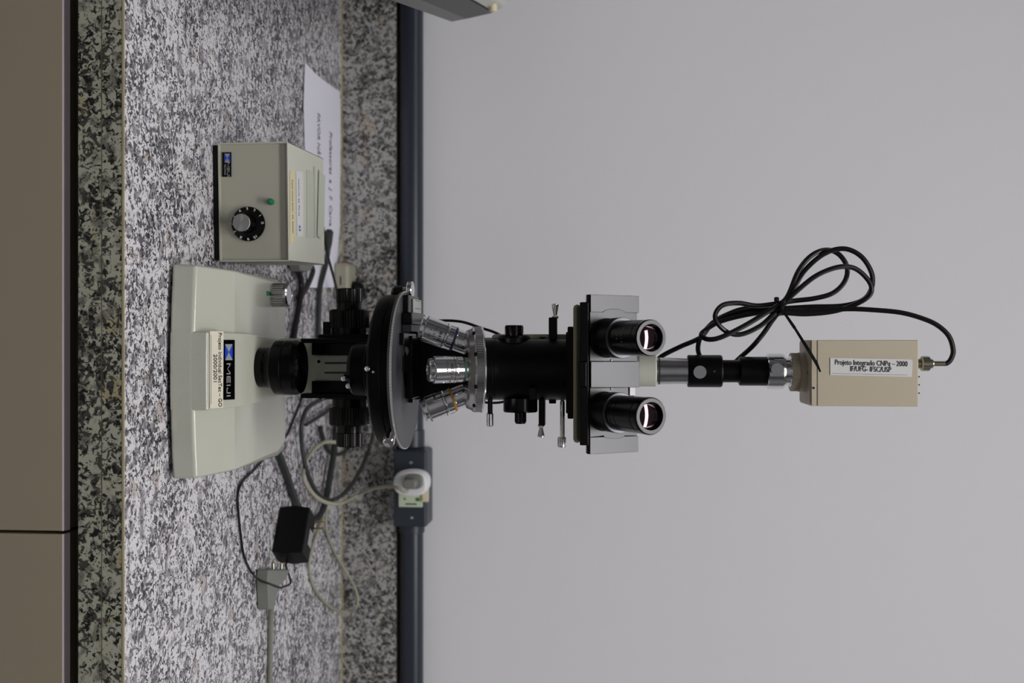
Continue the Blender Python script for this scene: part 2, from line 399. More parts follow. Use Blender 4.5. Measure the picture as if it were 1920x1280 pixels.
# label and nameplate on the sloping front of the middle block
P0 = ml(0, -0.0890, 0.0356); P1 = ml(0, -0.0475, CZ - 0.0035)
up = (P1 - P0).normalized(); N0 = Vector((1, 0, 0)).cross(up).normalized()
PP = P0 + N0 * 0.0004
q = lambda px, py, l=0.0: hit(px, py, PP + N0 * l, N0)
lab = B('label', MB().quad([q(393, 620.5), q(418.5, 621), q(417.5, 764), q(393, 765.5)], 0.0004, N0), 'label', mic, 'cream paper label on the base front')
def slope_T(px, py, l): return frame(q(px, py, l), N0, (1, 0, 0))
text('lettering', 'Projeto Individual SecTec – GO', 0.0066, slope_T(412.5, 693, 0.0006), 'ink', lab, sx=0.735, bold=0.00003)
text('lettering', '2000/2001', 0.0066, slope_T(403.5, 691, 0.0006), 'ink', lab, sx=0.86, bold=0.00004)
B('ruled_line', MB().quad([q(395.6, 628, .0005), q(396.2, 628, .0005), q(396.2, 758, .0005), q(395.6, 758, .0005)], 0.0001, N0), 'faint', lab)
npl = B('nameplate', MB().quad([q(418.3, 637), q(438.8, 637), q(438.8, 748.5), q(418.3, 749.5)], 0.0008, N0), 'black', mic, 'black maker plate on the base')
def emblem(parent, qf, a, b, c, d, N, l):
    """bow tie emblem in the rectangle px a..b, py c..d"""
    cx, cy = (a + b) / 2, (c + d) / 2
    B('emblem', MB().quad([qf(a, c, l), qf(b, c, l), qf(cx, cy, l)], 0.0001, N).quad([qf(a, d, l), qf(cx, cy, l), qf(b, d, l)], 0.0001, N), 'lgrey', parent)
    B('emblem', MB().quad([qf(a, c, l), qf(cx, cy, l), qf(a, d, l)], 0.0001, N).quad([qf(b, c, l), qf(b, d, l), qf(cx, cy, l)], 0.0001, N), 'blue', parent, 'blue part of the emblem')
emblem(npl, q, 422, 436, 645, 675, N0, 0.0009)
wide_word(npl, slope_T(428.3, 711.8, 0.0009), 0.00535, 'lgrey')

# lamp brightness knob on the left wing
kp = atz(511, 553, WZ); Tk = frame(kp)
kb = MB().lathe([(0.0112, 0), (0.0116, 0.0012), (0.0116, 0.002)], Tk, 48)
kb.knurl(0.0114, 0.002, 0.013, Tk, 30, 0.0004)
kb.lathe([(0.0115, 0.013), (0.0115, 0.0155), (0.0104, 0.017), (0.0098, 0.0168), (0.0096, 0.0163), (0.0001, 0.0163)], Tk, 48)
kn = B('light_knob', kb, 'steel', mic, 'knurled steel light control knob')
B('index_line', MB().box(kp + Vector((-0.0002, -0.01165, 0.008)), (0.0006, 0.0006, 0.0135)), 'ink', kn)
B('marker', MB().box(kp + Vector((-0.001, -0.0155, 0.0008)), (0.0042, 0.0058, 0.0016)), 'green', mic, 'green plastic marker', bev=0.0004)

# field lens housing
Tl = frame(ml(-0.0015, 0, CZ))
lamp = B('lamp_housing', MB().lathe([(0.0182, 0), (0.0182, 0.0065), (0.0176, 0.0072), (0.0182, 0.0078), (0.0182, 0.010), (0.0225, 0.0145), (0.0246, 0.0155), (0.0248, 0.0245),
    (0.0243, 0.025), (0.0248, 0.0256), (0.0248, 0.034), (0.0232, 0.038), (0.0222, 0.038), (0.0215, 0.033), (0.0155, 0.0315), (0.0155, 0.031)], Tl, 64), 'black', mic)
B('lens', MB().lathe([(0.0156, 0.0312), (0.013, 0.0325), (0.008, 0.0335), (0.003, 0.0338), (0.0001, 0.0338)], Tl, 48), 'glass', lamp)
B('clamp_screw', MB().lathe([(0.0016, -0.002), (0.0016, 0.001), (0.0012, 0.0014)], frame(ml(-0.0195, -0.0155, CZ + 0.031), (-0.6, -0.8, 0)), 16), 'black', mic)

# arm
arm = MB().prism([(-0.028, 0.058), (0.027, 0.058), (0.027, 0.104), (-0.028, 0.104)], frame(ml(0, 0, 0)), CZ - 0.002, 0.190)
B('arm', arm, 'cream_matt', mic, bev=0.004)
B('arm', MB().box2(ml(-0.0315, 0.0, 0.262), ml(0.026, 0.100, 0.335)).box2(ml(-0.028, 0.05, 0.189), ml(0.027, 0.1, 0.2625)), 'olive', mic, 'upper part of the cream arm', bev=0.003)
B('arm_front', MB().box2(ml(-0.0285, 0.040, 0.172), ml(0.029, 0.0515, 0.262)), 'satin', mic, 'black front plate of the arm', bev=0.002)
fh = MB().prism([(-0.046, 0.135), (-0.050, 0.150), (-0.042, 0.166), (0.042, 0.166), (0.054, 0.150), (0.050, 0.135)], frame(ml(0, 0.105, 0), (0, -1, 0), (1, 0, 0)), 0, 0.032)
B('focus_casting', fh, 'cream_matt', mic, 'cream casting behind the focus knobs', bev=0.003)
B('focus_block', MB().box2(ml(-0.032, 0.052, 0.090), ml(0.030, 0.098, 0.152)), 'satin', mic, bev=0.002)
for sx in (-1, 1):
    B('rail', MB().box2(ml(sx * 0.0278, 0.030, 0.080), ml(sx * 0.0235, 0.050, 0.172)), 'satin', mic, 'tall black guide rail', bev=0.0008)
    B('rail', MB().box2(ml(sx * 0.0235, 0.046, 0.086), ml(sx * 0.0122, 0.054, 0.172)), 'black', mic, 'inner black guide rail', bev=0.0006)
# cream dovetail between the rails with grooves
B('dovetail', MB().box2(ml(-0.0122, 0.049, 0.088), ml(0.0125, 0.0575, 0.172)), 'cream_matt', mic, 'cream dovetail between the black rails', bev=0.0008)
B('dovetail', MB().box2(ml(-0.0038, 0.0475, 0.098), ml(0.0036, 0.0492, 0.172)), 'cream_matt', mic, 'narrow cream rib', bev=0.0004)
for gx in (-0.0048, 0.0046):
    B('groove', MB().box2(ml(gx - 0.0006, 0.0483, 0.098), ml(gx + 0.0006, 0.0492, 0.172)), 'ink', mic)
B('screw', MB().lathe([(0.0018, 0), (0.0016, 0.0014)], frame(ml(-0.006, 0.049, 0.0925), (0, -1, 0)), 16), 'chrome', mic)
# focus knobs
FZ = zz(655, 0.07)
for sx in (-1, 1):
    T = frame(ml(0, 0.070, FZ), (sx, 0, 0))
    k = MB().lathe([(0.0165, 0.030), (0.0165, 0.038)], T, 48); k.knurl(0.0192, 0.038, 0.0545, T, 44, 0.0005)
    k.lathe([(0.0188, 0.0545), (0.0180, 0.0558)], T, 48)
    B('coarse_focus_knob', k, 'black', mic)
    k = MB().lathe([(0.0124, 0.0558), (0.0124, 0.0625), (0.0118, 0.063)], T, 48); k.knurl(0.0126, 0.063, 0.0752, T, 44, 0.0003)
    k.lathe([(0.0122, 0.0752), (0.0116, 0.0760)], T, 48)
    B('fine_focus_knob', k, 'black', mic)
B('bracket', MB().box2(ml(-0.044, 0.062, zz(605, .062)), ml(-0.029, 0.09, zz(618, .062))), 'satin', mic, bev=0.001)
B('screw', MB().lathe([(0.0018, 0), (0.0014, 0.0014)], frame(ml(0.028, 0.035, zz(607, .035)), (0, -1, 0)), 16), 'steel', mic)
# condenser
T = frame(ml(0.0005, 0.0, 0))
B('condenser', MB().lathe([(0.018, 0.1355), (0.0215, 0.1370), (0.0232, 0.1395), (0.0232, 0.150), (0.0228, 0.151), (0.0232, 0.152), (0.0232, 0.168)], T, 56), 'satin', mic)
B('condenser_carrier', MB().box2(ml(-0.024, 0.0, 0.140), ml(0.024, 0.05, 0.158)), 'satin', mic, bev=0.002)
for (px, py) in ((645, 708), (654, 722)):
    p = at(px, py, AY - 0.020)
    B('centring_screw', MB().lathe([(0.0016, -0.008), (0.0016, 0), (0.0024, 0.0002), (0.0024, 0.003), (0.0014, 0.0035)], frame(p, (0.2, -0.95, 0.1)), 18), 'chrome', mic)
for (px, py, r) in ((689, 691, .0022), (700, 697, .0014)):
    p = at(px, py, AY - 0.0655)
    B('stage_screw', MB().lathe([(r, -0.004), (r, 0.002), (r * .6, 0.003)], frame(p, (0, -1, 0.1)), 18), 'chrome', mic)

# stage
TS = frame(ml(0.0005, 0, 0))
B('stage', MB().lathe([(0.058, 0.162), (0.0665, 0.1655), (0.0672, 0.1675), (0.0672, 0.1752), (0.0664, 0.1758), (0.0672, 0.1764), (0.0672, 0.1815), (0.066, 0.182)], TS, 128), 'satin', mic)
disc = MB()
disc.lathe([(0.0698, 0.1822), (0.0700, 0.1826), (0.0700, 0.1842), (0.0698, 0.1856), (0.0694, 0.1862), (0.0685, 0.1862), (0.068, 0.1860), (0.0676, 0.1862), (0.0001, 0.1862)], TS, 128)
B('stage_plate', disc, 'dullsteel', mic, 'round grey metal rotating stage plate')
B('stage_ring', MB().knurl(0.0705, 0.1843, 0.1858, TS, 150, 0.0005), 'brightedge', mic, 'bright knurled metal edge of the stage')
B('stage_opening', MB().lathe([(0.018, 0.1862), (0.018, 0.1868), (0.0165, 0.1869), (0.0155, 0.1863)], TS, 64), 'black', mic)
B('glass_slide', MB().box2(ml(-0.012, -0.022, 0.1866), ml(0.002, 0.006, 0.1876)), 'glass', mic)
B('slide_carrier', MB().box2(ml(-0.030, -0.008, 0.1865), ml(0.026, 0.038, 0.1925)), 'black', mic, bev=0.0008)
B('slide_carrier', MB().box2(ml(-0.0325, -0.036, 0.1865), ml(-0.022, 0.02, 0.1905)), 'black', mic, bev=0.0006)
B('slide_carrier', MB().box2(ml(0.010, 0.005, 0.1865), ml(0.030, 0.012, 0.1905)), 'black', mic, bev=0.0006)
B('specimen_clip', MB().quad([at(761, 649, AY - 0.03), at(765, 653, AY - 0.03), at(766, 659, AY - 0.03), at(763, 667, AY - 0.03), at(759, 656, AY - 0.03)], 0.001, (0, 1, 0)), 'dullsteel', mic)
# mechanical stage at the left
ms = MB().box2(ml(-0.066, -0.020, 0.1865), ml(-0.050, 0.030, 0.1915)); B('mechanical_stage', ms, 'black', mic, bev=0.001)
B('mechanical_stage', MB().box2(ml(-0.050, -0.028, 0.1865), ml(-0.040, 0.040, 0.196)), 'black', mic, bev=0.001)
B('mechanical_stage', MB().lathe([(0.0150, 0.170), (0.0160, 0.172), (0.0160, 0.1855), (0.0150, 0.187)], frame(ml(-0.0600, 0.020, 0)), 40), 'black', mic)
B('scale_plate', MB().box2(ml(-0.0630, -0.004, 0.1916), ml(-0.0505, 0.034, 0.1932)), 'brightedge', mic, 'small steel vernier scale', bev=0.0003)
for k in range(2):
    B('scale_line', MB().box2(ml(-0.062 + 0.007 * k, 0.001, 0.1931), ml(-0.0616 + 0.007 * k, 0.029, 0.1934)), 'ink', mic)
B('slide_holder', MB().box2(ml(-0.040, -0.024, 0.1863), ml(-0.0335, 0.032, 0.1945)), 'dullsteel', mic, bev=0.0005)
B('slide_holder', MB().box2(ml(-0.040, 0.032, 0.1863), ml(-0.032, 0.048, 0.199)), 'satin', mic, bev=0.0005)
tk = frame(at(764, 543.5, AY + 0.012), (0, -0.03, 1))
B('stage_knob', MB().lathe([(0.003, -0.004), (0.003, 0.0), (0.0073, 0.0004), (0.0078, 0.0012), (0.0078, 0.0042), (0.0074, 0.0050), (0.0001, 0.0056)], tk, 40), 'chrome', mic, 'round chrome mechanical stage knob')
# silver stage clamp screw at the right front
tk = frame(at(731, 815, AY - 0.050), (0.62, -0.75, 0.05))
B('stage_clamp_screw', MB().lathe([(0.002, -0.012), (0.002, 0), (0.0045, 0.0006), (0.005, 0.0016), (0.005, 0.009), (0.0042, 0.0102), (0.0001, 0.0104)], tk, 36), 'chrome', mic)

# nosepiece
TI = math.radians(13); ax = Vector((0, -math.sin(TI), -math.cos(TI)))
NC = ml(-0.0008, -0.0215, 0.2550); TN = frame(NC, ax, (1, 0, 0))
NR = 0.0368
nb = MB().lathe([(0.030, -0.002), (NR - 0.002, -0.001), (NR, 0.0), (NR, 0.0008)], TN, 96)
nb.knurl(NR + 0.0003, 0.0009, 0.0062, TN, 110, 0.0004)
nb.lathe([(NR, 0.0062), (NR, 0.0068), (NR - 0.0012, 0.0078), (NR - 0.0016, 0.0088), (0.0346, 0.0100), (0.0338, 0.0120), (0.0312, 0.0136), (0.026, 0.0143), (0.0001, 0.0145)], TN, 96)
nose = B('nosepiece', nb, 'steel', mic, 'steel revolving nosepiece with knurled rim')
B('rim_ring', MB().lathe([(NR + 0.0007, -0.0012), (NR + 0.0009, -0.0002), (NR + 0.0004, 0.0006)], TN, 96), 'chrome', nose)
for a in (-150, -112, -68, -33):
    r = math.radians(a); d = Vector((math.cos(r), -math.sin(r), 0))
    d2 = (TN.to_3x3() @ Vector((math.cos(r), -math.sin(r), 0)))
    pz = TN @ Vector((math.cos(r) * (NR - 0.0006), -math.sin(r) * (NR - 0.0006), 0.0074))
    B('centring_hole', MB().lathe([(0.0016, -0.001), (0.0016, 0.0007), (0.0009, 0.0008), (0.0007, 0.0001)], frame(pz, d2), 16), 'satin', nose)

def objective(root, dirn, band, label, L, txt, spin=0):
    T = frame(root, dirn, (1, 0, 0))
    o = B('objective', MB().lathe([(0.0100, -0.006), (0.0100, 0.0048), (0.0096, 0.0052), (0.0104, 0.0056)], T, 56).lathe(
        [(0.0104, 0.0072), (0.0110, 0.0076), (0.0110, 0.0125), (0.0113, 0.0130), (0.0115, 0.0134), (0.0115, 0.0150), (0.0112, 0.0153), (0.0115, 0.0156),
         (0.0117, L - 0.0054), (0.0114, L - 0.0047), (0.0100, L - 0.0040), (0.0098, L - 0.0012), (0.0088, L - 0.0002), (0.0060, L), (0.0045, L), (0.0042, L - 0.001)], T, 56),
        'chrome', mic, label)
    B('colour_band', MB().lathe([(0.0104, 0.0056), (0.01075, 0.0058), (0.01075, 0.0071), (0.0104, 0.0073)], T, 56), band, o)
    # milled flats of the grip ring
    g = MB()
    for k in range(10):
        a = 2 * math.pi * k / 10 + spin; R = Matrix.Rotation(a, 4, 'Z')
        g.add([T @ (R @ Vector(v)) for v in [(0.0109, -0.0002, 0.0078), (0.0112, -0.0002, 0.0078), (0.0112, 0.0002, 0.0078), (0.0109, 0.0002, 0.0078),
               (0.0109, -0.0002, 0.0128), (0.0112, -0.0002, 0.0128), (0.0112, 0.0002, 0.0128), (0.0109, 0.0002, 0.0128)]],
              [(0, 1, 2, 3), (7, 6, 5, 4), (0, 4, 5, 1), (1, 5, 6, 2), (2, 6, 7, 3), (3, 7, 4, 0)])
    B('grip_grooves', g, 'ink', o)
    B('seam', MB().lathe([(0.01145, 0.0151), (0.01162, 0.0152), (0.01162, 0.0155), (0.01145, 0.0156)], T, 56), 'ink', o)
    # engraving wrapped on the barrel, facing the viewer
    cu_parts = []
    for (s, size, h, phi0) in txt:
        n = len(s)
        for i, ch in enumerate(s):
            if ch == ' ': continue
            ph = phi0 + (i - (n - 1) / 2) * size * 0.72 / 0.0117
            # outward dir facing viewer (-y)
            back = Vector((0, -1, 0)); back = (back - Vector(dirn) * back.dot(Vector(dirn))).normalized()
            right = Vector(dirn).cross(back).normalized()
            if right.x < 0: right = -right
            nrm = (back * math.cos(ph) + right * math.sin(ph)).normalized()
            tx = (right * math.cos(ph) - back * math.sin(ph)).normalized()
            p = Vector(root) + Vector(dirn) * h + nrm * 0.01165
            text('engraving', ch, size, frame(p, nrm, tx), 'ink', o, bold=0.00008, th=0.0001)
    return o
oc = at(881, 692, AY - 0.044)
objective(oc, Vector((0.01, -0.40, -0.91)).normalized(), 'dgreen', 'chrome objective with green band, the middle one', 0.0370, [('MEIJI', 0.0036, 0.0185, 0.1), ('S.Plan', 0.0022, 0.0225, -0.25), ('P', 0.0024, 0.0195, 0.98)], 0.1)
lat = math.sin(math.radians(20))
for sx, band, lb, tx in ((-1, 'navy', 'chrome objective with dark blue band, tilted to the left', [('M40', 0.0040, 0.0195, 0.1), ('0.65', 0.0030, 0.0245, 0.0), ('0.17', 0.0026, 0.0285, 0.1)]),
                     (1, 'orange', 'chrome objective with orange band, tilted to the right', [('M4', 0.0030, 0.0210, -0.7), ('.', 0.0030, 0.020, 0.9)])):
    aa = 0.335 if sx < 0 else 0.35
    d = Vector((sx * aa, -0.20, -0.92)).normalized()
    rp = at(864 if sx < 0 else 862, 640 if sx < 0 else 744, AY - 0.022)
    objective(rp, d, band, lb, 0.0385 if sx < 0 else 0.0345, tx, 0.15)

# body tube and its controls
TB = frame(ml(-0.0005, 0.0, 0)); BR = 0.0272
z0, z1 = zz(909, -BR), zz(1064, -BR)
B('body_tube', MB().lathe([(BR - 0.001, z0 - 0.004), (BR, z0 - 0.003), (BR, z0 + 0.0065), (BR - 0.0004, z0 + 0.007), (BR, z0 + 0.0075), (BR, z1 + 0.001)], TB, 96), 'satin', mic)
B('slot', MB().box(at(1000, 737, AY - BR + 0.010) , (0.010, 0.0205, 0.0052)), 'black', mic, 'dark slot in the body tube')
def side(name, px, py0, py1, prof, mt, label=None, y=0.0, kn=None, n=48):
    """lathe with axis along x between two pixel rows; prof = (fraction, r)"""
    a = at(px, py0, AY + y); b = at(px, py1, AY + y); L = (b - a).length
    T = frame(a, (b - a), (0, 0, 1)); mb = MB()
    mb.lathe([(r, f * L) for (f, r) in prof], T, n)
    if kn: mb.knurl(kn[0], kn[1] * L, kn[2] * L, T, kn[3], kn[4])
    return B(name, mb, mt, mic, label)
side('focusing_ring', 964, 645, 629, [(0, .0145), (0.7, .0145), (1, .0135)], 'satin')
side('focusing_knob', 964, 632, 609.5, [(0, .0078), (.1, .0078), (.12, .0079), (.93, .0079), (1, .0075)], 'black', kn=(0.0082, 0.3, 0.9, 30, 0.0004))
side('filter_wheel', 976, 746, 772, [(0, .0152), (0.9, .0152), (1, .0146)], 'black')
side('wheel_knob', 976, 771, 794, [(0, .0050), (.9, .0048), (1, .0043)], 'black', kn=(0.0052, 0.1, 0.85, 20, 0.0003))
side('clamp_screw', 919, 748, 776, [(0, .0022), (1, .0022)], 'satin', 'short black screw stem')
side('clamp_screw', 919, 773, 799, [(0, .0020), (.1, .0030), (.95, .0030), (1, .0026)], 'steel', 'knurled steel clamp screw', kn=(0.0031, 0.12, 0.94, 18, 0.0003))
for (px, pa, pb, pc_, hw) in ((1037, 642, 595, 569.5, 0.0036), (1016.5, 744, 797, 819, 0.0028)):
    a = at(px, pa, AY); b = at(px, pb, AY); 
    B('slider', MB().box((a + b) / 2, (abs(b.x - a.x), 0.010, hw * 2)), 'satin', mic, bev=0.0006)
    sg = -1 if pb < pa else 1
    b2 = at(px + (4 if sg < 0 else -2), pb - sg * 2, AY)
    L = abs(at(px, pc_, AY).x - b2.x); T = frame(b2, (sg, 0, 0))
    B('slider_knob', MB().lathe([(0.0028, 0), (0.0030, 0.002), (0.0018, 0.0026), (0.0018, 0.004), (0.0032, L - 0.0012), (0.0030, L), (0.0001, L)], T, 24), 'chrome', mic)
side('analyser_rod', 1054.5, 750, 822, [(0, .0016), (.05, .0021), (1, .0021)], 'chrome')
side('analyser_knob', 1053.5, 819, 838, [(0, .0034), (.1, .0037), (.9, .0037), (1, .0033)], 'steel', kn=(0.0038, 0.12, 0.9, 18, 0.0003))
side('small_boss', 1017, 645, 632, [(0, .0026), (1, .0026)], 'satin'); side('small_boss', 1036, 748, 756, [(0, .0034), (1, .003)], 'satin')
# thin wire behind the tube (lamp lead)
# head
def hplate(name, px0, px1, py0, py1, y0, y1, mt, label=None, bev=0.001):
    a = at((px0 + px1) / 2, py0, AY + y0); b = at((px0 + px1) / 2, py1, AY + y0)
    return B(name, MB().box2((a.x, AY + y0, at(px0, 640, AY + y0).z), (b.x, AY + y1, at(px1, 640, AY + y0).z)), mt, mic, label, bev=bev)
hplate('mounting_plate', 1061, 1066, 622, 775, -0.034, 0.045, 'satin')
hplate('mounting_plate', 1064, 1075, 612, 785, -0.038, 0.05, 'satin')
hplate('head_casting', 1074.5, 1089, 570, 831, -0.045, 0.055, 'olive', 'cream base of the binocular head', bev=0.004)
hplate('head_base', 1087, 1104, 566, 835, -0.0605, 0.05, 'black', 'black base of the binocular head')
hplate('head_base', 1085, 1100, 677, 726, -0.064, -0.03, 'black', 'black catch in the middle')
# inclined front: plane through lower front line and tilted back
tilt = math.radians(32)
HB = ml(0, -0.0595, zz(1103, -0.0595)); hu = Vector((0, math.sin(tilt), math.cos(tilt))); hn = Vector((0, -math.cos(tilt), math.sin(tilt)))
def hq(px, py, l=0.0): return hit(px, py, HB + hn * l, hn)
def cover(name, pts, l, th, mt, label=None, bev=0.0003):
    return B(name, MB().quad([hq(px, py, l) for (px, py) in pts], th, hn), mt, mic, label, bev=bev, ang=25)
def arcpts(px, py0, dy, r_px, n=10):
    return []
topP = 1191
# prism housing behind the covers
hb = [hq(1104, 556, -0.0035), hq(topP - 2, 560, -0.0035), hq(topP - 2, 842, -0.0035), hq(1104, 847, -0.0035)]
zt = hb[1].z
mb = MB(); bk = AY + 0.030
vs = hb + [Vector((p.x, bk, p.z)) for p in hb]
mb.add(vs, [(0, 1, 2, 3), (7, 6, 5, 4), (0, 4, 5, 1), (1, 5, 6, 2), (2, 6, 7, 3), (3, 7, 4, 0)])
B('prism_housing', mb, 'satin', mic, bev=0.001)
def bulge(side, py_edge, sgn):
    out = []
    for k in range(9):
        t = math.pi * k / 8; out.append((1148 - 20 * math.cos(t), py_edge + sgn * 6.0 * math.sin(t)))
    return out
lt = [(1103, 584.5)] + bulge(0, 585, -1) + [(topP, 586.5), (topP, 677.5), (1103, 676.5)]
cover('cover_plate', lt, -0.0033, 0.0028, 'innerplate', 'left inner cover plate carrying an eyepiece tube')
rt = [(1103, 727), (topP - 16, 725.5), (topP - 16, 745), (topP, 745), (topP, 816)] + list(reversed(bulge(0, 816, 1))) + [(1103, 819)]
cover('cover_plate', rt, -0.0033, 0.0028, 'innerplate', 'right inner cover plate carrying an eyepiece tube')
cover('cover_plate', [(1103, 677.5), (1193.5, 677.5), (1193.5, 725.5), (1103, 726)], -0.0030, 0.0045, 'plate', 'middle cover plate')
cover('cover_plate', [(1104, 552), (1194.5, 555), (1194.5, 586.6), (1104, 585)], -0.0040, 0.0030, 'plate', 'left outer cover plate')
cover('cover_plate', [(1103, 819), (1193, 816.5), (1193, 846), (1103, 851)], -0.0040, 0.0030, 'plate', 'right outer cover plate')
B('sticker', MB().quad([hq(1180, 726, -0.001), hq(1190, 726, -0.001), hq(1190, 741, -0.001), hq(1180, 741, -0.001)], 0.0008, hn), 'sticker', mic, 'small white sticker')
for (py) in (675.2, 728.6):
    B('screw', MB().lathe([(0.0012, 0), (0.0010, 0.0007), (0.0004, 0.0008)], frame(hq(1146.5, py, -0.0004), hn), 14), 'lgrey', mic)
for (pa, pb) in ((552.5, 585), (817, 850)):
    mb = MB()
    n = 7
    for k in range(n):
        py = pa + (pb - pa) * (k + 0.5) / n
        mb.lathe([(0.0013, -0.002), (0.0013, 0.002)], frame(hq(1102, py, -0.0015), (0, -1, 0.2)), 8)
    a = hq(1100, pa, -0.006); b = hq(1104.5, pb, -0.001); mb.box2((a.x, a.y - .002, a.z), (b.x, b.y, b.z))
    B('toothed_rack', mb, 'black', mic)

# eyepieces
EI = math.radians(33); ed = Vector((0, -math.cos(EI), math.sin(EI)))
for i, (ex, ey) in enumerate(((1221, 633.0), (1221, 780.0))):
    E = at(ex, ey, AY - (0.104 if i == 0 else 0.108))
    L0 = 0.066 if i == 0 else 0.070
    T = frame(E - ed * L0, ed, (1, 0, 0))
    tb = B('eyepiece_tube', MB().lathe([(0.0165, -0.002), (0.0165, 0.003), (0.0156, 0.0035), (0.0156, 0.013), (0.0165, 0.0140), (0.0167, 0.0248), (0.0164, 0.0256), (0.0125, 0.0257)], T, 64), 'satin', mic)
    B('flange_face', MB().lathe([(0.0163, 0.02575), (0.0163, 0.0260), (0.0130, 0.0260), (0.0130, 0.02575)], T, 64, caps=False), 'flange', tb, 'grey front face of the tube flange')
    if i == 0:
        B('clamp_mark', MB().lathe([(0.0010, 0), (0.0008, 0.0006)], frame(T @ Vector((0.0108, 0.0130, 0.012)), (0.6, -0.5, 0.6)), 10), 'dullsteel', tb)
    h0 = 0.0257
    pr = [(0.0138, h0), (0.0142, h0 + 0.001), (0.0142, L0 - 0.0085), (0.01385, L0 - 0.008), (0.0142, L0 - 0.0075), (0.0144, L0 - 0.0012), (0.0136, L0), (0.0108, L0), (0.0104, L0 - 0.001), (0.0092, L0 - 0.0045), (0.0088, L0 - 0.005)]
    if i == 1: pr = [(0.0138, h0), (0.0144, h0 + 0.001), (0.0144, h0 + 0.006), (0.0141, h0 + 0.0065), (0.0144, h0 + 0.007), (0.0144, h0 + 0.012), (0.0140, h0 + 0.0125), (0.0144, h0 + 0.013),
                     (0.0145, L0 - 0.0095), (0.0141, L0 - 0.009), (0.0147, L0 - 0.008), (0.0148, L0 - 0.0012), (0.0140, L0), (0.0111, L0), (0.0106, L0 - 0.001), (0.0094, L0 - 0.0045), (0.0090, L0 - 0.005)]
    ep = B('eyepiece', MB().lathe(pr, T, 72), 'black', mic)
    B('eye_rim', MB().lathe([(0.0137, L0 + 0.00002), (0.0137, L0 + 0.0003), (0.0111, L0 + 0.0003), (0.0111, L0 + 0.00002)], T, 72, caps=False), 'innerplate', ep, 'grey anodised front rim')
    B('eye_lens', MB().lathe([(0.0094 * k / 8, L0 - 0.0036 - (0.0094 * k / 8) ** 2 / 0.085) for k in range(8, 0, -1)] + [(0.0001, L0 - 0.0036)], T, 48), 'lens', ep)
    if i == 0:
        for (s, h, dphi) in (('HWF10×', 0.045, -0.35), ('20', 0.0385, -0.35)):
            n = len(s)
            for k, ch in enumerate(s):
                ph = -math.pi / 2 - 0.05 + (k - (n - 1) / 2) * 0.19
                d = T.to_3x3() @ Vector((math.cos(ph), math.sin(ph), 0)); tx = T.to_3x3() @ Vector((-math.sin(ph), math.cos(ph), 0))
                text('engraving', ch, 0.0032, frame(T @ Vector((0.01425 * math.cos(ph), 0.01425 * math.sin(ph), h)), d, tx), 'faint', ep, th=0.00005)

# trinocular tube and camera adapter
TT = frame(ml(0.0008, 0, 0)); 
def zt_(px, r=0.0): return zz(px, -r)
B('phototube_collar', MB().lathe([(0.0130, zt_(1188)), (0.0133, zt_(1190)), (0.0133, zt_(1197)), (0.0137, zt_(1198)), (0.0137, zt_(1229)), (0.0132, zt_(1230.5))], TT, 64), 'cream_matt', mic)
B('phototube', MB().lathe([(0.0115, zt_(1229)), (0.0117, zt_(1232)), (0.0117, zt_(1234)), (0.0112, zt_(1234.5)), (0.0112, zt_(1236.5)), (0.0117, zt_(1237)), (0.0115, zt_(1257)), (0.0114, zt_(1259)), (0.0114, zt_(1292))], TT, 64), 'steel', mic, 'steel phototube')
B('seal_ring', MB().lathe([(0.01165, zt_(1234.4)), (0.0119, zt_(1234.8)), (0.0119, zt_(1236.2)), (0.01165, zt_(1236.6))], TT, 64), 'ink', mic)
B('camera_adapter', MB().lathe([(0.0136, zt_(1289)), (0.0141, zt_(1291)), (0.0141, zt_(1351)), (0.0134, zt_(1353.5)), (0.0098, zt_(1354)), (0.0098, zt_(1384)), (0.0122, zt_(1386)), (0.0126, zt_(1388)), (0.0126, zt_(1441))], TT, 64), 'satin', mic, 'black camera adapter')
B('adapter_ring', MB().lathe([(0.0140, zt_(1437)), (0.0156, zt_(1439)), (0.0156, zt_(1466)), (0.0148, zt_(1470)), (0.0122, zt_(1471)), (0.0122, zt_(1480)), (0.0135, zt_(1481)), (0.0138, zt_(1487))], TT, 64), 'chrome', mic, 'chrome adapter ring')
for (px, py, r, yy) in ((1312, 697.5, 0.0055, 0.0142), (1457, 692, 0.0052, 0.0156)):
    B('thumbscrew', MB().lathe([(0.003, -0.002), (0.003, 0.004), (r, 0.0042), (r, 0.008)], frame(at(px, py, AY - yy - 0.008) + Vector((0, 0.008, 0)), (0, -1, 0.03)), 40), 'steel', mic, 'flat steel thumbscrew')
B('set_screw', MB().lathe([(0.0009, 0), (0.0009, 0.0004)], frame(at(1339.5, 696, AY - 0.0142), (0, -1, 0)), 10), 'ink', mic)

# ------------------------------------------------------------ video camera on top
CHW = 0.0277; CX = 0.0015
zc0 = zz(1519, -CHW); zc1 = zz(1722, -CHW); zs = zz(1532, -CHW)
vc = thing('video_camera', 'beige box video camera standing upright on top of the microscope', 'camera', ml(CX, 0, zc0))
TC = frame(ml(CX, 0, 0))
km = MB().knurl(0.0166, zz(1482), zz(1496), TC, 80, 0.0004); km.lathe([(0.0160, zz(1496)), (0.0170, zz(1497)), (0.0172, zc0 + 0.001)], TC, 64)
B('lens_mount', km, 'cambody', vc, 'knurled lens mount ring')
B('front_block', MB().box2(ml(CX - CHW, -CHW, zc0), ml(CX + CHW, CHW, zs - 0.0003)), 'cambody', vc, bev=0.0035, seg=4)
B('collar', MB().box2(ml(CX - CHW, -CHW, zs - 0.0045), ml(CX + CHW, CHW, zs - 0.0003)), 'cambody', vc, bev=0.0002)
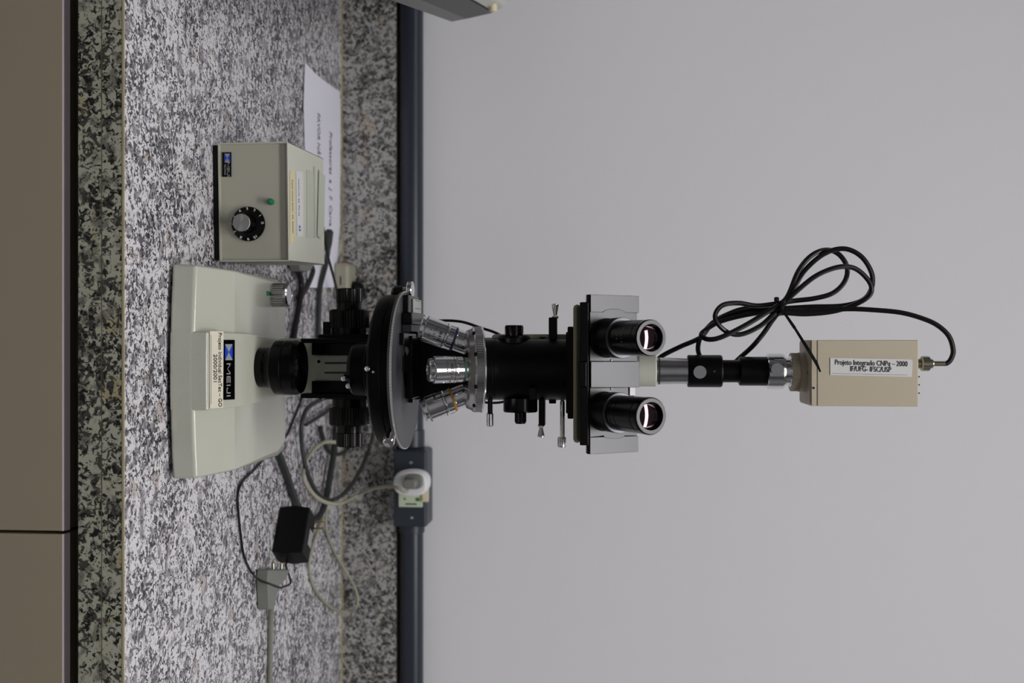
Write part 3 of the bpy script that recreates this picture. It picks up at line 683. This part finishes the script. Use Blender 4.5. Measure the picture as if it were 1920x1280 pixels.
cb = B('body', MB().box2(ml(CX - CHW, -CHW - 0.0003, zs), ml(CX + CHW, CHW, zc1)), 'cambody', vc, bev=0.0008)
B('seam', MB().box2(ml(CX - CHW + 0.0006, -CHW + 0.0002, zs - 0.001), ml(CX + CHW - 0.0006, CHW - 0.0006, zs + 0.001)), 'ink', vc)
for (px, py) in ((1525.5, 670), (1525.5, 727)):
    B('screw', MB().lathe([(0.0011, 0), (0.0009, 0.0004)], frame(at(px, py, AY - CHW), (0, -1, 0)), 12), 'ink', vc)
B('screw', MB().lathe([(0.001, 0), (0.0009, 0.0004)], frame(ml(CX, -0.017, zc0), (0, 0, -1)), 12), 'ink', vc)
cp = lambda px, py, l=0.0: at(px, py, AY - CHW - 0.0005 - l)
lb = B('label', MB().quad([cp(1556.6, 670.5), cp(1707, 673.5), cp(1711, 676), cp(1709.5, 706.5), cp(1556.6, 703)], 0.0003, (0, -1, 0)), 'sticker', vc, 'white paper label on the camera body')
upv = (cp(1700, 674.2) - cp(1560, 670.7)).normalized()
def lT(px, py): return frame(cp(px, py, 0.0005), (0, -1, 0), upv)
text('lettering', 'Projeto Integrado CNPq – 2000', 0.0062, lT(1633.5, 680.8), 'ink', lb, sx=0.735, bold=0.00001)
text('lettering', 'IF/UFG- IFSC/USP', 0.0062, lT(1632.5, 692.3), 'ink', lb, sx=0.735, bold=0.00001)
B('ruled_line', MB().quad([cp(1560, 699.5, .0004), cp(1702, 702.8, .0004), cp(1702, 703.3, .0004), cp(1560, 700, .0004)], 0.0001, (0, -1, 0)), 'faint', lb)
for py in (706, 721, 736.5):
    B('switch', MB().box(ml(0, 0, 0) * 0 + Vector((at(1724, py, AY - 0.02).x, AY - 0.022, ZC + zc1 + 0.0012)), (0.0012, 0.0015, 0.0026)), 'ink', vc)
# ------------------------------------------------------------ camera cable
bn = at(1724, 681.5, AY - 0.012); bn.z = ZC + zc1
cc = thing('camera_cable', 'long black camera cable coiled and tied beside the camera', 'cable', bn)
T = frame(bn)
B('connector', MB().lathe([(0.0052, 0.0005), (0.0052, 0.003), (0.0042, 0.0032), (0.0042, 0.006), (0.0055, 0.0062), (0.0064, 0.007), (0.0064, 0.0125), (0.0056, 0.0135), (0.0040, 0.0140), (0.0040, 0.0155)], T, 32)
  .lathe([(0.0032, 0.0155), (0.0028, 0.0165)], T, 24), 'nickel', cc, 'nickel twist-lock connector')
B('crimp_sleeve', MB().lathe([(0.0022, 0.0160), (0.0022, 0.026)], T, 24), 'nickel', cc)
yb = -0.012
def pp(l): return [at(px, py, AY + yb + dy) for (px, py, dy) in l]
coax = [(1765, 681.5, 0), (1776, 680.5, 0), (1784, 671, 0), (1787, 655, 0), (1779, 630, 0), (1758, 610, 0), (1730, 597, 0), (1690, 586, 0), (1640, 581, 0), (1590, 579, 0), (1520, 582, .001), (1463, 582, 0),
  (1405, 589, .003), (1352, 602, .004), (1322, 619, .004), (1315, 629, 0), (1328, 636, -.004), (1352, 632, -.006), (1395, 611, -.007), (1430, 590, -.006), (1462, 570, -.004),
  (1478, 553, -.004), (1497, 508, -.004), (1520, 480, -.002), (1547, 468.5, .002), (1572, 476, .004), (1588, 500, .005), (1584, 527, .006), (1562, 549, .006), (1528, 559, .006), (1490, 563.5, .006), (1462, 568, .003),
  (1420, 573, .002), (1385, 568, -.001), (1355, 572, -.004), (1341, 590, -.006), (1347, 608, -.006), (1367, 624, -.002), (1392, 626, 0), (1425, 611, 0), (1448, 591, -.001), (1463, 575, -.001),
  (1490, 549, -.007), (1530, 517, -.008), (1570, 501, -.008), (1600, 502, -.006), (1622, 518, -.004), (1634, 538, -.003), (1628, 556, 0), (1600, 572, .003), (1560, 584, .004), (1510, 588.5, .004), (1464, 587, .004),
  (1450, 598, .006), (1432, 624, .008), (1412, 648, .012), (1390, 668, .024), (1365, 688, .034), (1335, 688, .034), (1313, 668, .024), (1309, 648, .016), (1318, 625, .012), (1345, 600, .010), (1400, 582, .008), (1462, 574, .008),
  (1484, 549, .0), (1508, 508, .0), (1545, 476, -.001), (1582, 466, -.002), (1614, 480, -.002), (1634, 511, -.001), (1634, 540, .001), (1618, 562, .007), (1580, 573, .009), (1520, 575, .009), (1462, 578, .009),
  (1400, 578, .010), (1362, 590, .010), (1335, 606, .012), (1314, 632, .014), (1275, 650, .02), (1240, 668, .03), (1215, 690, .05), (1150, 700, .125), (1050, 695, .135), (900, 700, .135), (780, 705, .137)]
cxp = pp(coax)
cxp += [Vector((cxp[-1].x, AY + 0.125, ZC + 0.06)), Vector((cxp[-1].x + 0.005, AY + 0.14, ZC + 0.012)), Vector((cxp[-1].x - 0.01, AY + 0.19, ZC + 0.0045))]
B('cord', MB().tube(cxp, 0.00215, 10, 7), 'cord', cc)
tc = at(1463, 577, AY + yb)
B('cable_tie', MB().prism(oval(0.0062, 0.0095, 28, 2), frame(tc + Vector((0, 0, -0.0014)), (0.12, 0, 1), (1, 0, 0)), 0, 0.0030), 'rubber', cc, bev=0.0006)
B('cable_tie', MB().box(at(1456, 561, AY + yb - 0.004), (0.004, 0.005, 0.004)), 'rubber', cc, bev=0.0012)
ta = [at(1468, 583, AY + yb - 0.010), at(1490, 615, AY + yb - 0.014), at(1515, 655, AY + yb - 0.020), at(1530, 680, AY + yb - 0.0205), at(1538, 697, AY + yb - 0.022)]
mb = MB()
for i in range(len(ta) - 1):
    d = (ta[i + 1] - ta[i]).normalized(); s = Vector((0, 1, 0)).cross(d).normalized() * (0.0013 if i > 1 else 0.0010)
    w2 = Vector((0, 1, 0)).cross(d).normalized() * (0.0013 if i < 3 else 0.0006)
    mb.quad([ta[i] - s, ta[i] + s, ta[i + 1] + w2, ta[i + 1] - w2], 0.0011, (0, -1, 0))
B('tie_tail', mb, 'rubber', cc)

# ------------------------------------------------------------ control box
yaw = math.radians(2.4); RB = Matrix.Rotation(yaw, 3, 'Z')
BO = Vector((-0.1287, 0.983, ZC)); bw, bd, b0, b1 = 0.1096, 0.124, 0.0058, 0.0722
tb = thing('lamp_power_supply', 'cream metal power supply box with black numbered dial, left of the microscope', 'power supply', BO)
def bp(x, y, z): return BO + RB @ Vector((x, y, z))
def bbox(a, b):
    c = [(a[i] + b[i]) / 2 for i in range(3)]; d = [abs(b[i] - a[i]) for i in range(3)]
    return MB().box(bp(*c), d, RB)
th = 0.0012; hw = bw / 2
mb = bbox((-hw, 0, b0), (-hw + th, bd, b1)); 
for p in (bbox((hw - th, 0, b0), (hw, bd, b1)), bbox((-hw, 0, b1 - th), (hw, bd, b1))):
    mb.add(p.v, p.f)
B('cover', mb, 'cream_matt', tb, bev=0.0004)
B('chassis', bbox((-hw + th, 0.0045, b0 + 0.0008), (hw - th, bd - 0.002, b1 - th)), 'panel', tb, 'grey-green front panel')
B('chassis_lip', bbox((-hw + th, 0.0005, b0), (hw - th, 0.008, b0 + 0.001)), 'panel', tb)
for sx in (-1, 1):
    for fy in (0.012, 0.11):
        B('foot', MB().lathe([(0.006, 0), (0.007, b0)], frame(bp(sx * 0.042, fy, 0)), 16), 'rubber', tb)
fy = 0.0045; Nf = RB @ Vector((0, -1, 0)); Pf = bp(0, fy, 0)
fq = lambda px, py, l=0.0: hit(px, py, Pf + Nf * l, Nf)
rx = RB @ Vector((1, 0, 0))
pl = B('nameplate', MB().quad([fq(417, 285.5), fq(434, 285.5), fq(434, 331.5), fq(417, 331.5)], 0.0008, Nf), 'black', tb, 'black maker plate')
emblem(pl, lambda a, b, l: fq(a, b, l), 420.8, 431.5, 288, 304.5, Nf, 0.0009)
wide_word(pl, frame(fq(428.2, 317.8, 0.0009), Nf, rx), 0.00245, 'lgrey')
text('lettering', 'TECHNO', 0.0024, frame(fq(421.8, 317.5, 0.0011), Nf, rx), 'lgrey', pl, sx=1.05)
B('underside_shade', bbox((-hw + 0.002, 0.002, 0.0006), (hw - 0.002, bd - 0.004, b0 - 0.0002)), 'rubber', tb)  # black block added under the box to make its contact shade dark
# dial
dc = fq(467.5, 420, 0); T = frame(dc, Nf, rx)
dl = B('dial', MB().lathe([(0.0158, 0.002), (0.0160, 0.0026), (0.0158, 0.0036), (0.0110, 0.0052)], T, 64).lathe([(0.0086, 0.005), (0.0084, 0.0205), (0.0081, 0.0210)], T, 56).knurl(0.0089, 0.0052, 0.020, T, 26, 0.0006), 'black', tb, 'black skirted dial knob')
B('dial_cap', MB().lathe([(0.0081, 0.0208), (0.0081, 0.0215), (0.0077, 0.0218), (0.0001, 0.0217)], T, 56), M['spun'], dl, 'spun silver cap')
B('shaft', MB().lathe([(0.004, 0), (0.004, 0.003)], T, 20), 'steel', dl)
for k, s in enumerate(['0', '1', '2', '3', '4', '5', '6', '7', '8', '9', '10']):
    a = math.radians(90 + 3 + k * 29.6 + (2 if k > 7 else 0))
    rr = 0.0136; zc_ = 0.0043
    T2 = T @ Matrix.Translation((rr * math.cos(a), rr * math.sin(a), zc_ + 0.0002)) @ Matrix.Rotation(a - math.pi / 2, 4, 'Z')
    text('numeral', s, 0.0042, T2, 'sticker', dl, bold=0.00008, th=0.0001)
B('index_mark', MB().quad([fq(497.5, 414, .0038), fq(498.5, 414, .0038), fq(498.5, 428, .0038), fq(497.5, 428, .0038)], 0.0002, Nf), 'lgrey', dl)
ld = fq(509, 378.5, 0)
B('pilot_lamp', MB().lathe([(0.0030, 0), (0.0030, 0.003), (0.0028, 0.005), (0.0020, 0.0065), (0.0010, 0.0071), (0.0001, 0.0073)], frame(ld, Nf), 24), 'green', tb, 'green pilot lamp')
# stickers on top
Pt = bp(0, 0, b1); tq = lambda px, py, l=0.0002: atz(px, py, b1 + l)
st = B('sticker', MB().quad([tq(543.5, 319), tq(552, 321), tq(552, 456), tq(543.5, 455)], 0.0003, (0, 0, 1)), 'label_y', tb, 'yellowed paper label on top of the box')
text('lettering', 'Projeto Individual SecTec – GO  2000/2001', 0.0042, frame(tq(548.6, 388, .0006), (0, 0, 1), rx), 'faint', st, sx=0.68)
st = B('sticker', MB().quad([tq(555, 320.5), tq(568, 323), tq(568, 443), tq(557, 443)], 0.0003, (0, 0, 1)), 'sticker', tb, 'white paper label on top of the box')
text('lettering', 'Instituto de Física', 0.0042, frame(tq(560.5, 370, .0006), (0, 0, 1), rx), 'faint', st, sx=1.2)
text('lettering', '63', 0.0085, frame(tq(562, 428, .0006), (0, 0, 1), rx), 'ink_b', st, sx=0.7, bold=0.0001)
B('tape', MB().quad([tq(575, 318), tq(590, 322), tq(590, 445), tq(575, 445)], 0.0002, (0, 0, 1)), 'tape', tb, 'strip of clear tape')
B('tape', MB().quad([tq(588.5, 312, .0004), tq(590, 312, .0004), tq(591, 446, .0004), tq(589.5, 446, .0004)], 0.0006, (0, 0, 1)), 'tape', tb, 'raised edge of the tape')
a = tq(598, 318, .001); b = tq(609, 330, .003); c = tq(607, 437, .004); d = tq(600.5, 448, .002); e = tq(595, 441, .001)
B('tape', MB().quad([a, b, c, d, e], 0.0004, (0, 0, 1)), 'tape', tb, 'loose greenish tape flap')

# ------------------------------------------------------------ items lying at the back of the worktop
def c(px, py, z=0.004, ymax=1.455):
    p = atz(px, py, z)
    return p if 0 < p.y < ymax else at(px, py, ymax)
pts = [(571.5, 117), (590, 137), (612, 155), (636.5, 171), (638.5, 210), (637, 420), (628, 539), (577, 539), (572, 300), (569, 200)]
tp = thing('paper_sheet', 'white printed paper sheet lying behind the power supply box', 'paper', c(600, 300, 0))
mb = MB(); P = [atz(px, py, 0.0012) for (px, py) in pts]; P = [Vector((p.x, min(p.y, CY1 - 0.004), p.z)) for p in P]; 
mb.quad(P, 0.0003, (0, 0, 1)); B('sheet', mb, 'paper', tp)
text('lettering', 'Professores  a  J  F  Carva', 0.019, frame(atz(620, 336, 0.0019), (0, 0, 1), (1, -0.01, 0)), 'faint', tp, sx=0.62)
text('lettering', 'FAVOR NÃO', 0.018, frame(atz(597.5, 258, 0.0019), (0, 0, 1), (1, 0, 0)), 'faint', tp, sx=0.60)

# black wall-wart adapter
F1 = atz(507.5, 1035, 0); F0 = atz(524, 946, 0); R1 = atz(520.5, 1067, 0)
wv = R1 - F1; lv = F0 - F1; wv = wv - lv * (wv.dot(lv) / lv.dot(lv)); h = 0.0345
ctr = F1 + (wv + lv) / 2
t = thing('power_adapter', 'black plastic power adapter brick on the worktop right of the microscope', 'adapter', ctr)
zv = Vector((0, 0, h))
ins = 0.05
low = [F1 + wv * ins + lv * ins * .5, F1 + lv * (1 - ins * .5) + wv * ins, F1 + lv * (1 - ins * .5) + wv * (1 - ins), F1 + wv * (1 - ins) + lv * ins * .5]
mid = [F1, F1 + lv, F1 + lv + wv, F1 + wv]
vs = [p + Vector((0, 0, 0.0005)) for p in low] + [p + zv * 0.5 for p in mid] + [p + zv for p in low]
fs = [(0, 1, 2, 3), (11, 10, 9, 8)] + [(i + 4 * k, (i + 1) % 4 + 4 * k, (i + 1) % 4 + 4 * k + 4, i + 4 * k + 4) for k in range(2) for i in range(4)]
B('body', MB().add(vs, fs), 'rubber', t, bev=0.0016)
tp0 = F1 + zv + Vector((0, 0, 0.0001)); wn = wv.normalized(); ln = lv.normalized(); wl, ll = wv.length, lv.length
B('sticker', MB().quad([tp0 + wv * .45 + lv * .30, tp0 + wv * .45 + lv * .62, tp0 + wv * .85 + lv * .62, tp0 + wv * .85 + lv * .30], 0.0003, (0, 0, 1)), 'lgrey', t, 'grey rating sticker')
for k in (0.52, 0.70):
    s = atz(588, 978 if k < 0.6 else 990, h)
    B('prong', MB().box(s + Vector((0, 0, 0.0055)), (0.0016, 0.0045, 0.013)), 'brass', t, bev=0.0004)
cs = F1 + wv * 0.72 + zv * 0.35 + lv * 0.0
ad = [cs + lv * 0.02, cs - ln * 0.006] + [c(*q_) for q_ in ((545, 1091, .010), (533, 1099, .012), (524, 1101, .014), (505, 1094, .014), (485, 1086, .008), (470, 1070, .0025), (457, 1040, .002), (451, 1000, .002), (447, 960, .002), (446, 925, .002), (455, 902, .002), (475, 882, .002), (497, 858, .002), (520, 835, .002), (538, 815, .002), (552, 782, .002), (563, 755, .002), (572, 730, .002))]
B('cord', MB().tube(ad, 0.0012, 8, 6), 'cord', t)

# grey two-pin plug on the right
pl_ = [atz(*v, 0.013) for v in ((503, 1067), (540, 1067), (541, 1072), (537, 1083), (522, 1100), (516, 1125), (513, 1143), (504, 1143), (503, 1120), (501, 1085))]
pcx = sum((p.x for p in pl_)) / len(pl_); pcy = sum((p.y for p in pl_)) / len(pl_)
t = thing('mains_plug', 'grey two-pin mains plug lying next to the black adapter', 'plug', (pcx, pcy, ZC))
B('body', MB().quad([Vector((p.x, p.y, ZC + 0.0005)) for p in pl_], 0.0135, (0, 0, 1)), 'greyplug', t, bev=0.002)
for px in (512, 527.5):
    p = atz(px, 1068, 0.010)
    B('pin', MB().lathe([(0.0018, 0), (0.0018, 0.0075), (0.001, 0.0085)], frame(p, (-1, 0.02, 0)), 14), 'nickel', t)
B('cord', MB().tube([atz(508, 1140, .006), atz(507.5, 1160, .004), atz(506.5, 1220, .003), atz(505.5, 1300, .003), atz(505, 1500, .003)], 0.0028, 10, 4), 'cordm', t)

# dark cables
def cable(name, label, pts, r, mt, parts=None):
    P = [c(*p) if len(p) < 5 else at(p[0], p[1], p[4]) for p in pts]
    o = B(name, MB().tube(P, r, 10, 6), mt, loc=P[0]); top(o, label, 'cable'); return o
cable('grey_cable', 'thick dark grey cable from under the microscope base to behind the black adapter', [(505, 820, .005), (522, 850, .005), (537, 888, .005), (549, 925, .005), (563, 955, .005), (585, 975, .005), (603, 960, .008), (613, 925, .009), (620, 885, .009), (626, 845, .008), (630, 800, .006)], 0.0040, 'cordg')
cable('black_cable', 'black cable forming a wide loop right of the focus knobs', [(622, 742, .01), (600, 750, .012), (576, 766, .012), (566, 795, .010), (566, 832, .008), (574, 879, .010), (593, 921, .014), (615, 937, .02), (634, 933, .03), (656, 913, .035), (677, 878, .04), (692, 842, .04), (700, 812, .04), (703, 780, .04)], 0.0026, 'cordg')
cable('short_black_cable', 'short dark cable joining the loop behind the right coarse knob', [(573, 796, .0105), (590, 786, .008), (612, 772, .005), (630, 755, .004)], 0.0022, 'cordg')
cable('dark_cable', 'dark cable hanging in a small bend below the right fine knob', [(600, 800, .004), (607, 825, .004), (617, 846, .004), (636, 851, .012), (652, 842, .02), (662, 825, .03)], 0.0026, 'cordg')
# beige lead to the wall plug (with its plug)
t = thing('beige_mains_lead', 'beige cord curving up to the grey plug in the white wall adapter', 'cable', (plug_c.x, plug_c.y, ZC))
lead = [c(*p) for p in ((660, 815, .03), (636, 828, .03), (612, 828, .02), (595, 837, .010), (581, 853, .006), (571, 873, .006), (569, 892, .010), (577, 913, .014), (595, 933, .020), (617, 943, .028), (640, 943, .034))]
lead += [at(665, 931, 1.40), at(692, 918, 1.39), at(722, 912, 1.375), at(745, 914, 1.36), at(757, 921, 1.36), at(764, 920, 1.366)]
B('cord', MB().tube(lead, 0.0024, 10, 6), 'cordb', t)
B('plug_body', MB().prism(oval(0.0095, 0.012, 28, 3), frame(Vector((plug_c.x, 1.394, plug_c.z)), (0, -1, 0), (1, 0, 0)), 0, 0.010)
  .prism(oval(0.0062, 0.0085, 24, 3), frame(Vector((plug_c.x, 1.384, plug_c.z - 0.002)), (0.05, -1, 0), (1, 0, 0)), 0, 0.018), 'greyplug', t, bev=0.002)
cable('thin_beige_cable', 'thin beige cable looping over the upstand behind the black adapter', [(632, 850, .006), (624, 880, .006), (618, 915, .006), (613, 950, .006), (611, 985, .006), (617, 1010, .004), (630, 1040, .003), (648, 1070, .004), (664, 1098, .004), (671, 1122, .004), (666, 1141, .004), (646, 1146, .003), (620, 1138, .003), (597, 1114, .003), (584, 1088, .003), (580, 1055, .003), (586, 1025, .003), (596, 995, .003), (606, 970, .003)], 0.0018, 'cordb')
# cables between the box and the microscope
cable('thick_black_cable', 'thick black cable between the power supply and the microscope base', [(548, 478, .006), (556, 496, .006), (564, 525, .006), (563, 558, .006), (553, 614, .005), (549, 640, .005)], 0.0036, 'cord')
t = thing('grey_lead', 'grey cord with strain relief leaving the back of the power supply', 'cable', c(612, 480, 0))
B('cord', MB().tube([c(617, 440, .012), c(616, 462, .008), c(611, 496, .006), c(601, 535, .005), (c(598, 574, .005)), c(597, 628, .005), c(596, 680, .005)], 0.0032, 10, 6), 'cordg', t)
B('strain_relief', MB().lathe([(0.003, 0), (0.0055, 0.003), (0.005, 0.018), (0.0038, 0.026)], frame(c(617.5, 430, .012), c(614, 470, .008) - c(617.5, 430, .012)), 20), 'cordg', t)
cable('thin_black_cable', 'thin black cable rising from the back of the power supply to the left fine knob', [(606, 425, .02), (610, 455, .022), (614, 478, .022), (621, 503, .020), (629, 534, .016), (637, 570, .012), (645, 600, .01)], 0.0017, 'cord')
t = thing('grey_plug', 'grey plug with short black cord at the rear corner of the power supply', 'plug', c(575, 500, 0))
B('body', MB().quad([atz(*v, .014) for v in ((560, 492), (590, 490), (587, 503), (578, 510), (565, 508))], -0.0135, (0, 0, 1)), 'greyplug', t, bev=0.002)
B('cord', MB().tube([c(585, 500, .008), c(587, 508, .006), c(582, 524, .004), c(572, 545, .004), c(560, 560, .004)], 0.0028, 10, 6), 'cordg', t)
# beige socket piece against the upstand
a = atz(630, 494, 0); b = atz(630, 560, 0)
t = thing('beige_socket', 'small beige socket block against the upstand behind the left fine knob', 'socket', ((a.x + b.x) / 2, 1.43, ZC))
B('body', MB().box2((a.x, 1.418, ZC + 0.0003), (b.x, 1.462, ZC + 0.022)), 'cordb', t, bev=0.006, seg=4)
B('slot', MB().box2(at(637, 518, 1.4178), at(640, 534, 1.4186)), 'ink', t)
B('button', MB().box(Vector((a.x - 0.001, 1.442, ZC + 0.011)), (0.004, 0.010, 0.009)), 'redp', t, 'red plastic end', bev=0.001)
kp2 = atz(655, 545, 0)
t = thing('black_plug', 'round black plug with thin wire behind the left fine knob', 'plug', (at(672, 545, 1.44).x, 1.44, ZC))
px_ = at(672, 545, 1.44)
B('body', MB().lathe([(0.011, 0.0005), (0.013, 0.004), (0.013, 0.028), (0.009, 0.036)], frame((px_.x, 1.442, ZC)), 28), 'rubber', t, bev=0.001)
B('wire', MB().tube([Vector((px_.x, 1.442, ZC + .035)), at(692, 543, 1.44), at(703, 540, 1.44), at(713, 546, 1.44), at(722, 558, 1.44), at(728, 580, 1.44), at(728, 640, 1.44)], 0.001, 8, 5), 'rubber', t)
# lamp lead going up behind the tube
cable('lamp_lead', 'thin black lead arching up behind the objectives to the body tube', [(760, 600, 0, 0, 1.06), (800, 600, 0, 0, 1.06), (822, 601, 0, 0, 1.06), (845, 601, 0, 0, 1.06), (870, 604, 0, 0, 1.06), (900, 614, 0, 0, 1.06), (930, 624, 0, 0, 1.055), (955, 640, 0, 0, 1.05)], 0.0014, 'cord')
cable('rear_lead', 'thin black lead behind the clamp screw at the right of the nosepiece', [(890, 742, 0, 0, 1.03), (905, 753, 0, 0, 1.03), (930, 755, 0, 0, 1.03), (955, 751, 0, 0, 1.03)], 0.0012, 'cord')

# ------------------------------------------------------------ instrument reaching in at the left
def ip(px, py, y): return at(px, py, y)
A = ip(846, 41, 1.30); dz = Vector((0, 0, 1))
e1 = Vector((0.085, -0.36, 0)) ; e1 = (atz(730, 0, A.z - ZC) - A)          # lower edge towards the viewer
ext = A + e1 * 1.25
t = thing('instrument_head', 'off-white instrument casing with dark side band at the upper left edge', 'instrument', Vector((-0.62, 1.2, ZC)))
nx = Vector((0, 0, 1)).cross(e1).normalized()
if nx.x > 0: nx = -nx                                  # inward direction (to the left)
def layer(name, z0_, z1_, i0, i1, mt, lab_=None, bev=0.003):
    p = [A + nx * i0, ext + nx * i0, ext + nx * 0.30, A + nx * 0.30]; p2 = [A + nx * i1, ext + nx * i1, ext + nx * 0.30, A + nx * 0.30]
    vs = [Vector((v.x, v.y, A.z + z0_)) for v in p] + [Vector((v.x, v.y, A.z + z1_)) for v in p2]
    B(name, MB().add(vs, [(0, 1, 2, 3), (7, 6, 5, 4), (0, 1, 5, 4), (1, 2, 6, 5), (2, 3, 7, 6), (3, 0, 4, 7)]), mt, t, lab_, bev=bev)
layer('lower_casing', 0.0, 0.0185, 0.0, 0.003, 'device_g', 'grey lower casing', 0.001)
layer('side_band', 0.0185, 0.050, 0.003, 0.009, 'satin', 'dark band', 0.0003)
layer('upper_casing', 0.050, 0.066, 0.009, 0.016, 'device', 'off-white upper casing', 0.004)
B('pedestal', MB().box2((-0.70, 1.05, ZC), (-0.56, 1.30, A.z + 0.001)), 'device', t, bev=0.006)
B('knob', MB().lathe([(0.005, -0.004), (0.005, 0.0035), (0.004, 0.0045)], frame(A + e1 * 0.21 + nx * 0.010 + Vector((0, 0, 0.059)), -nx), 20), 'ivory', t)
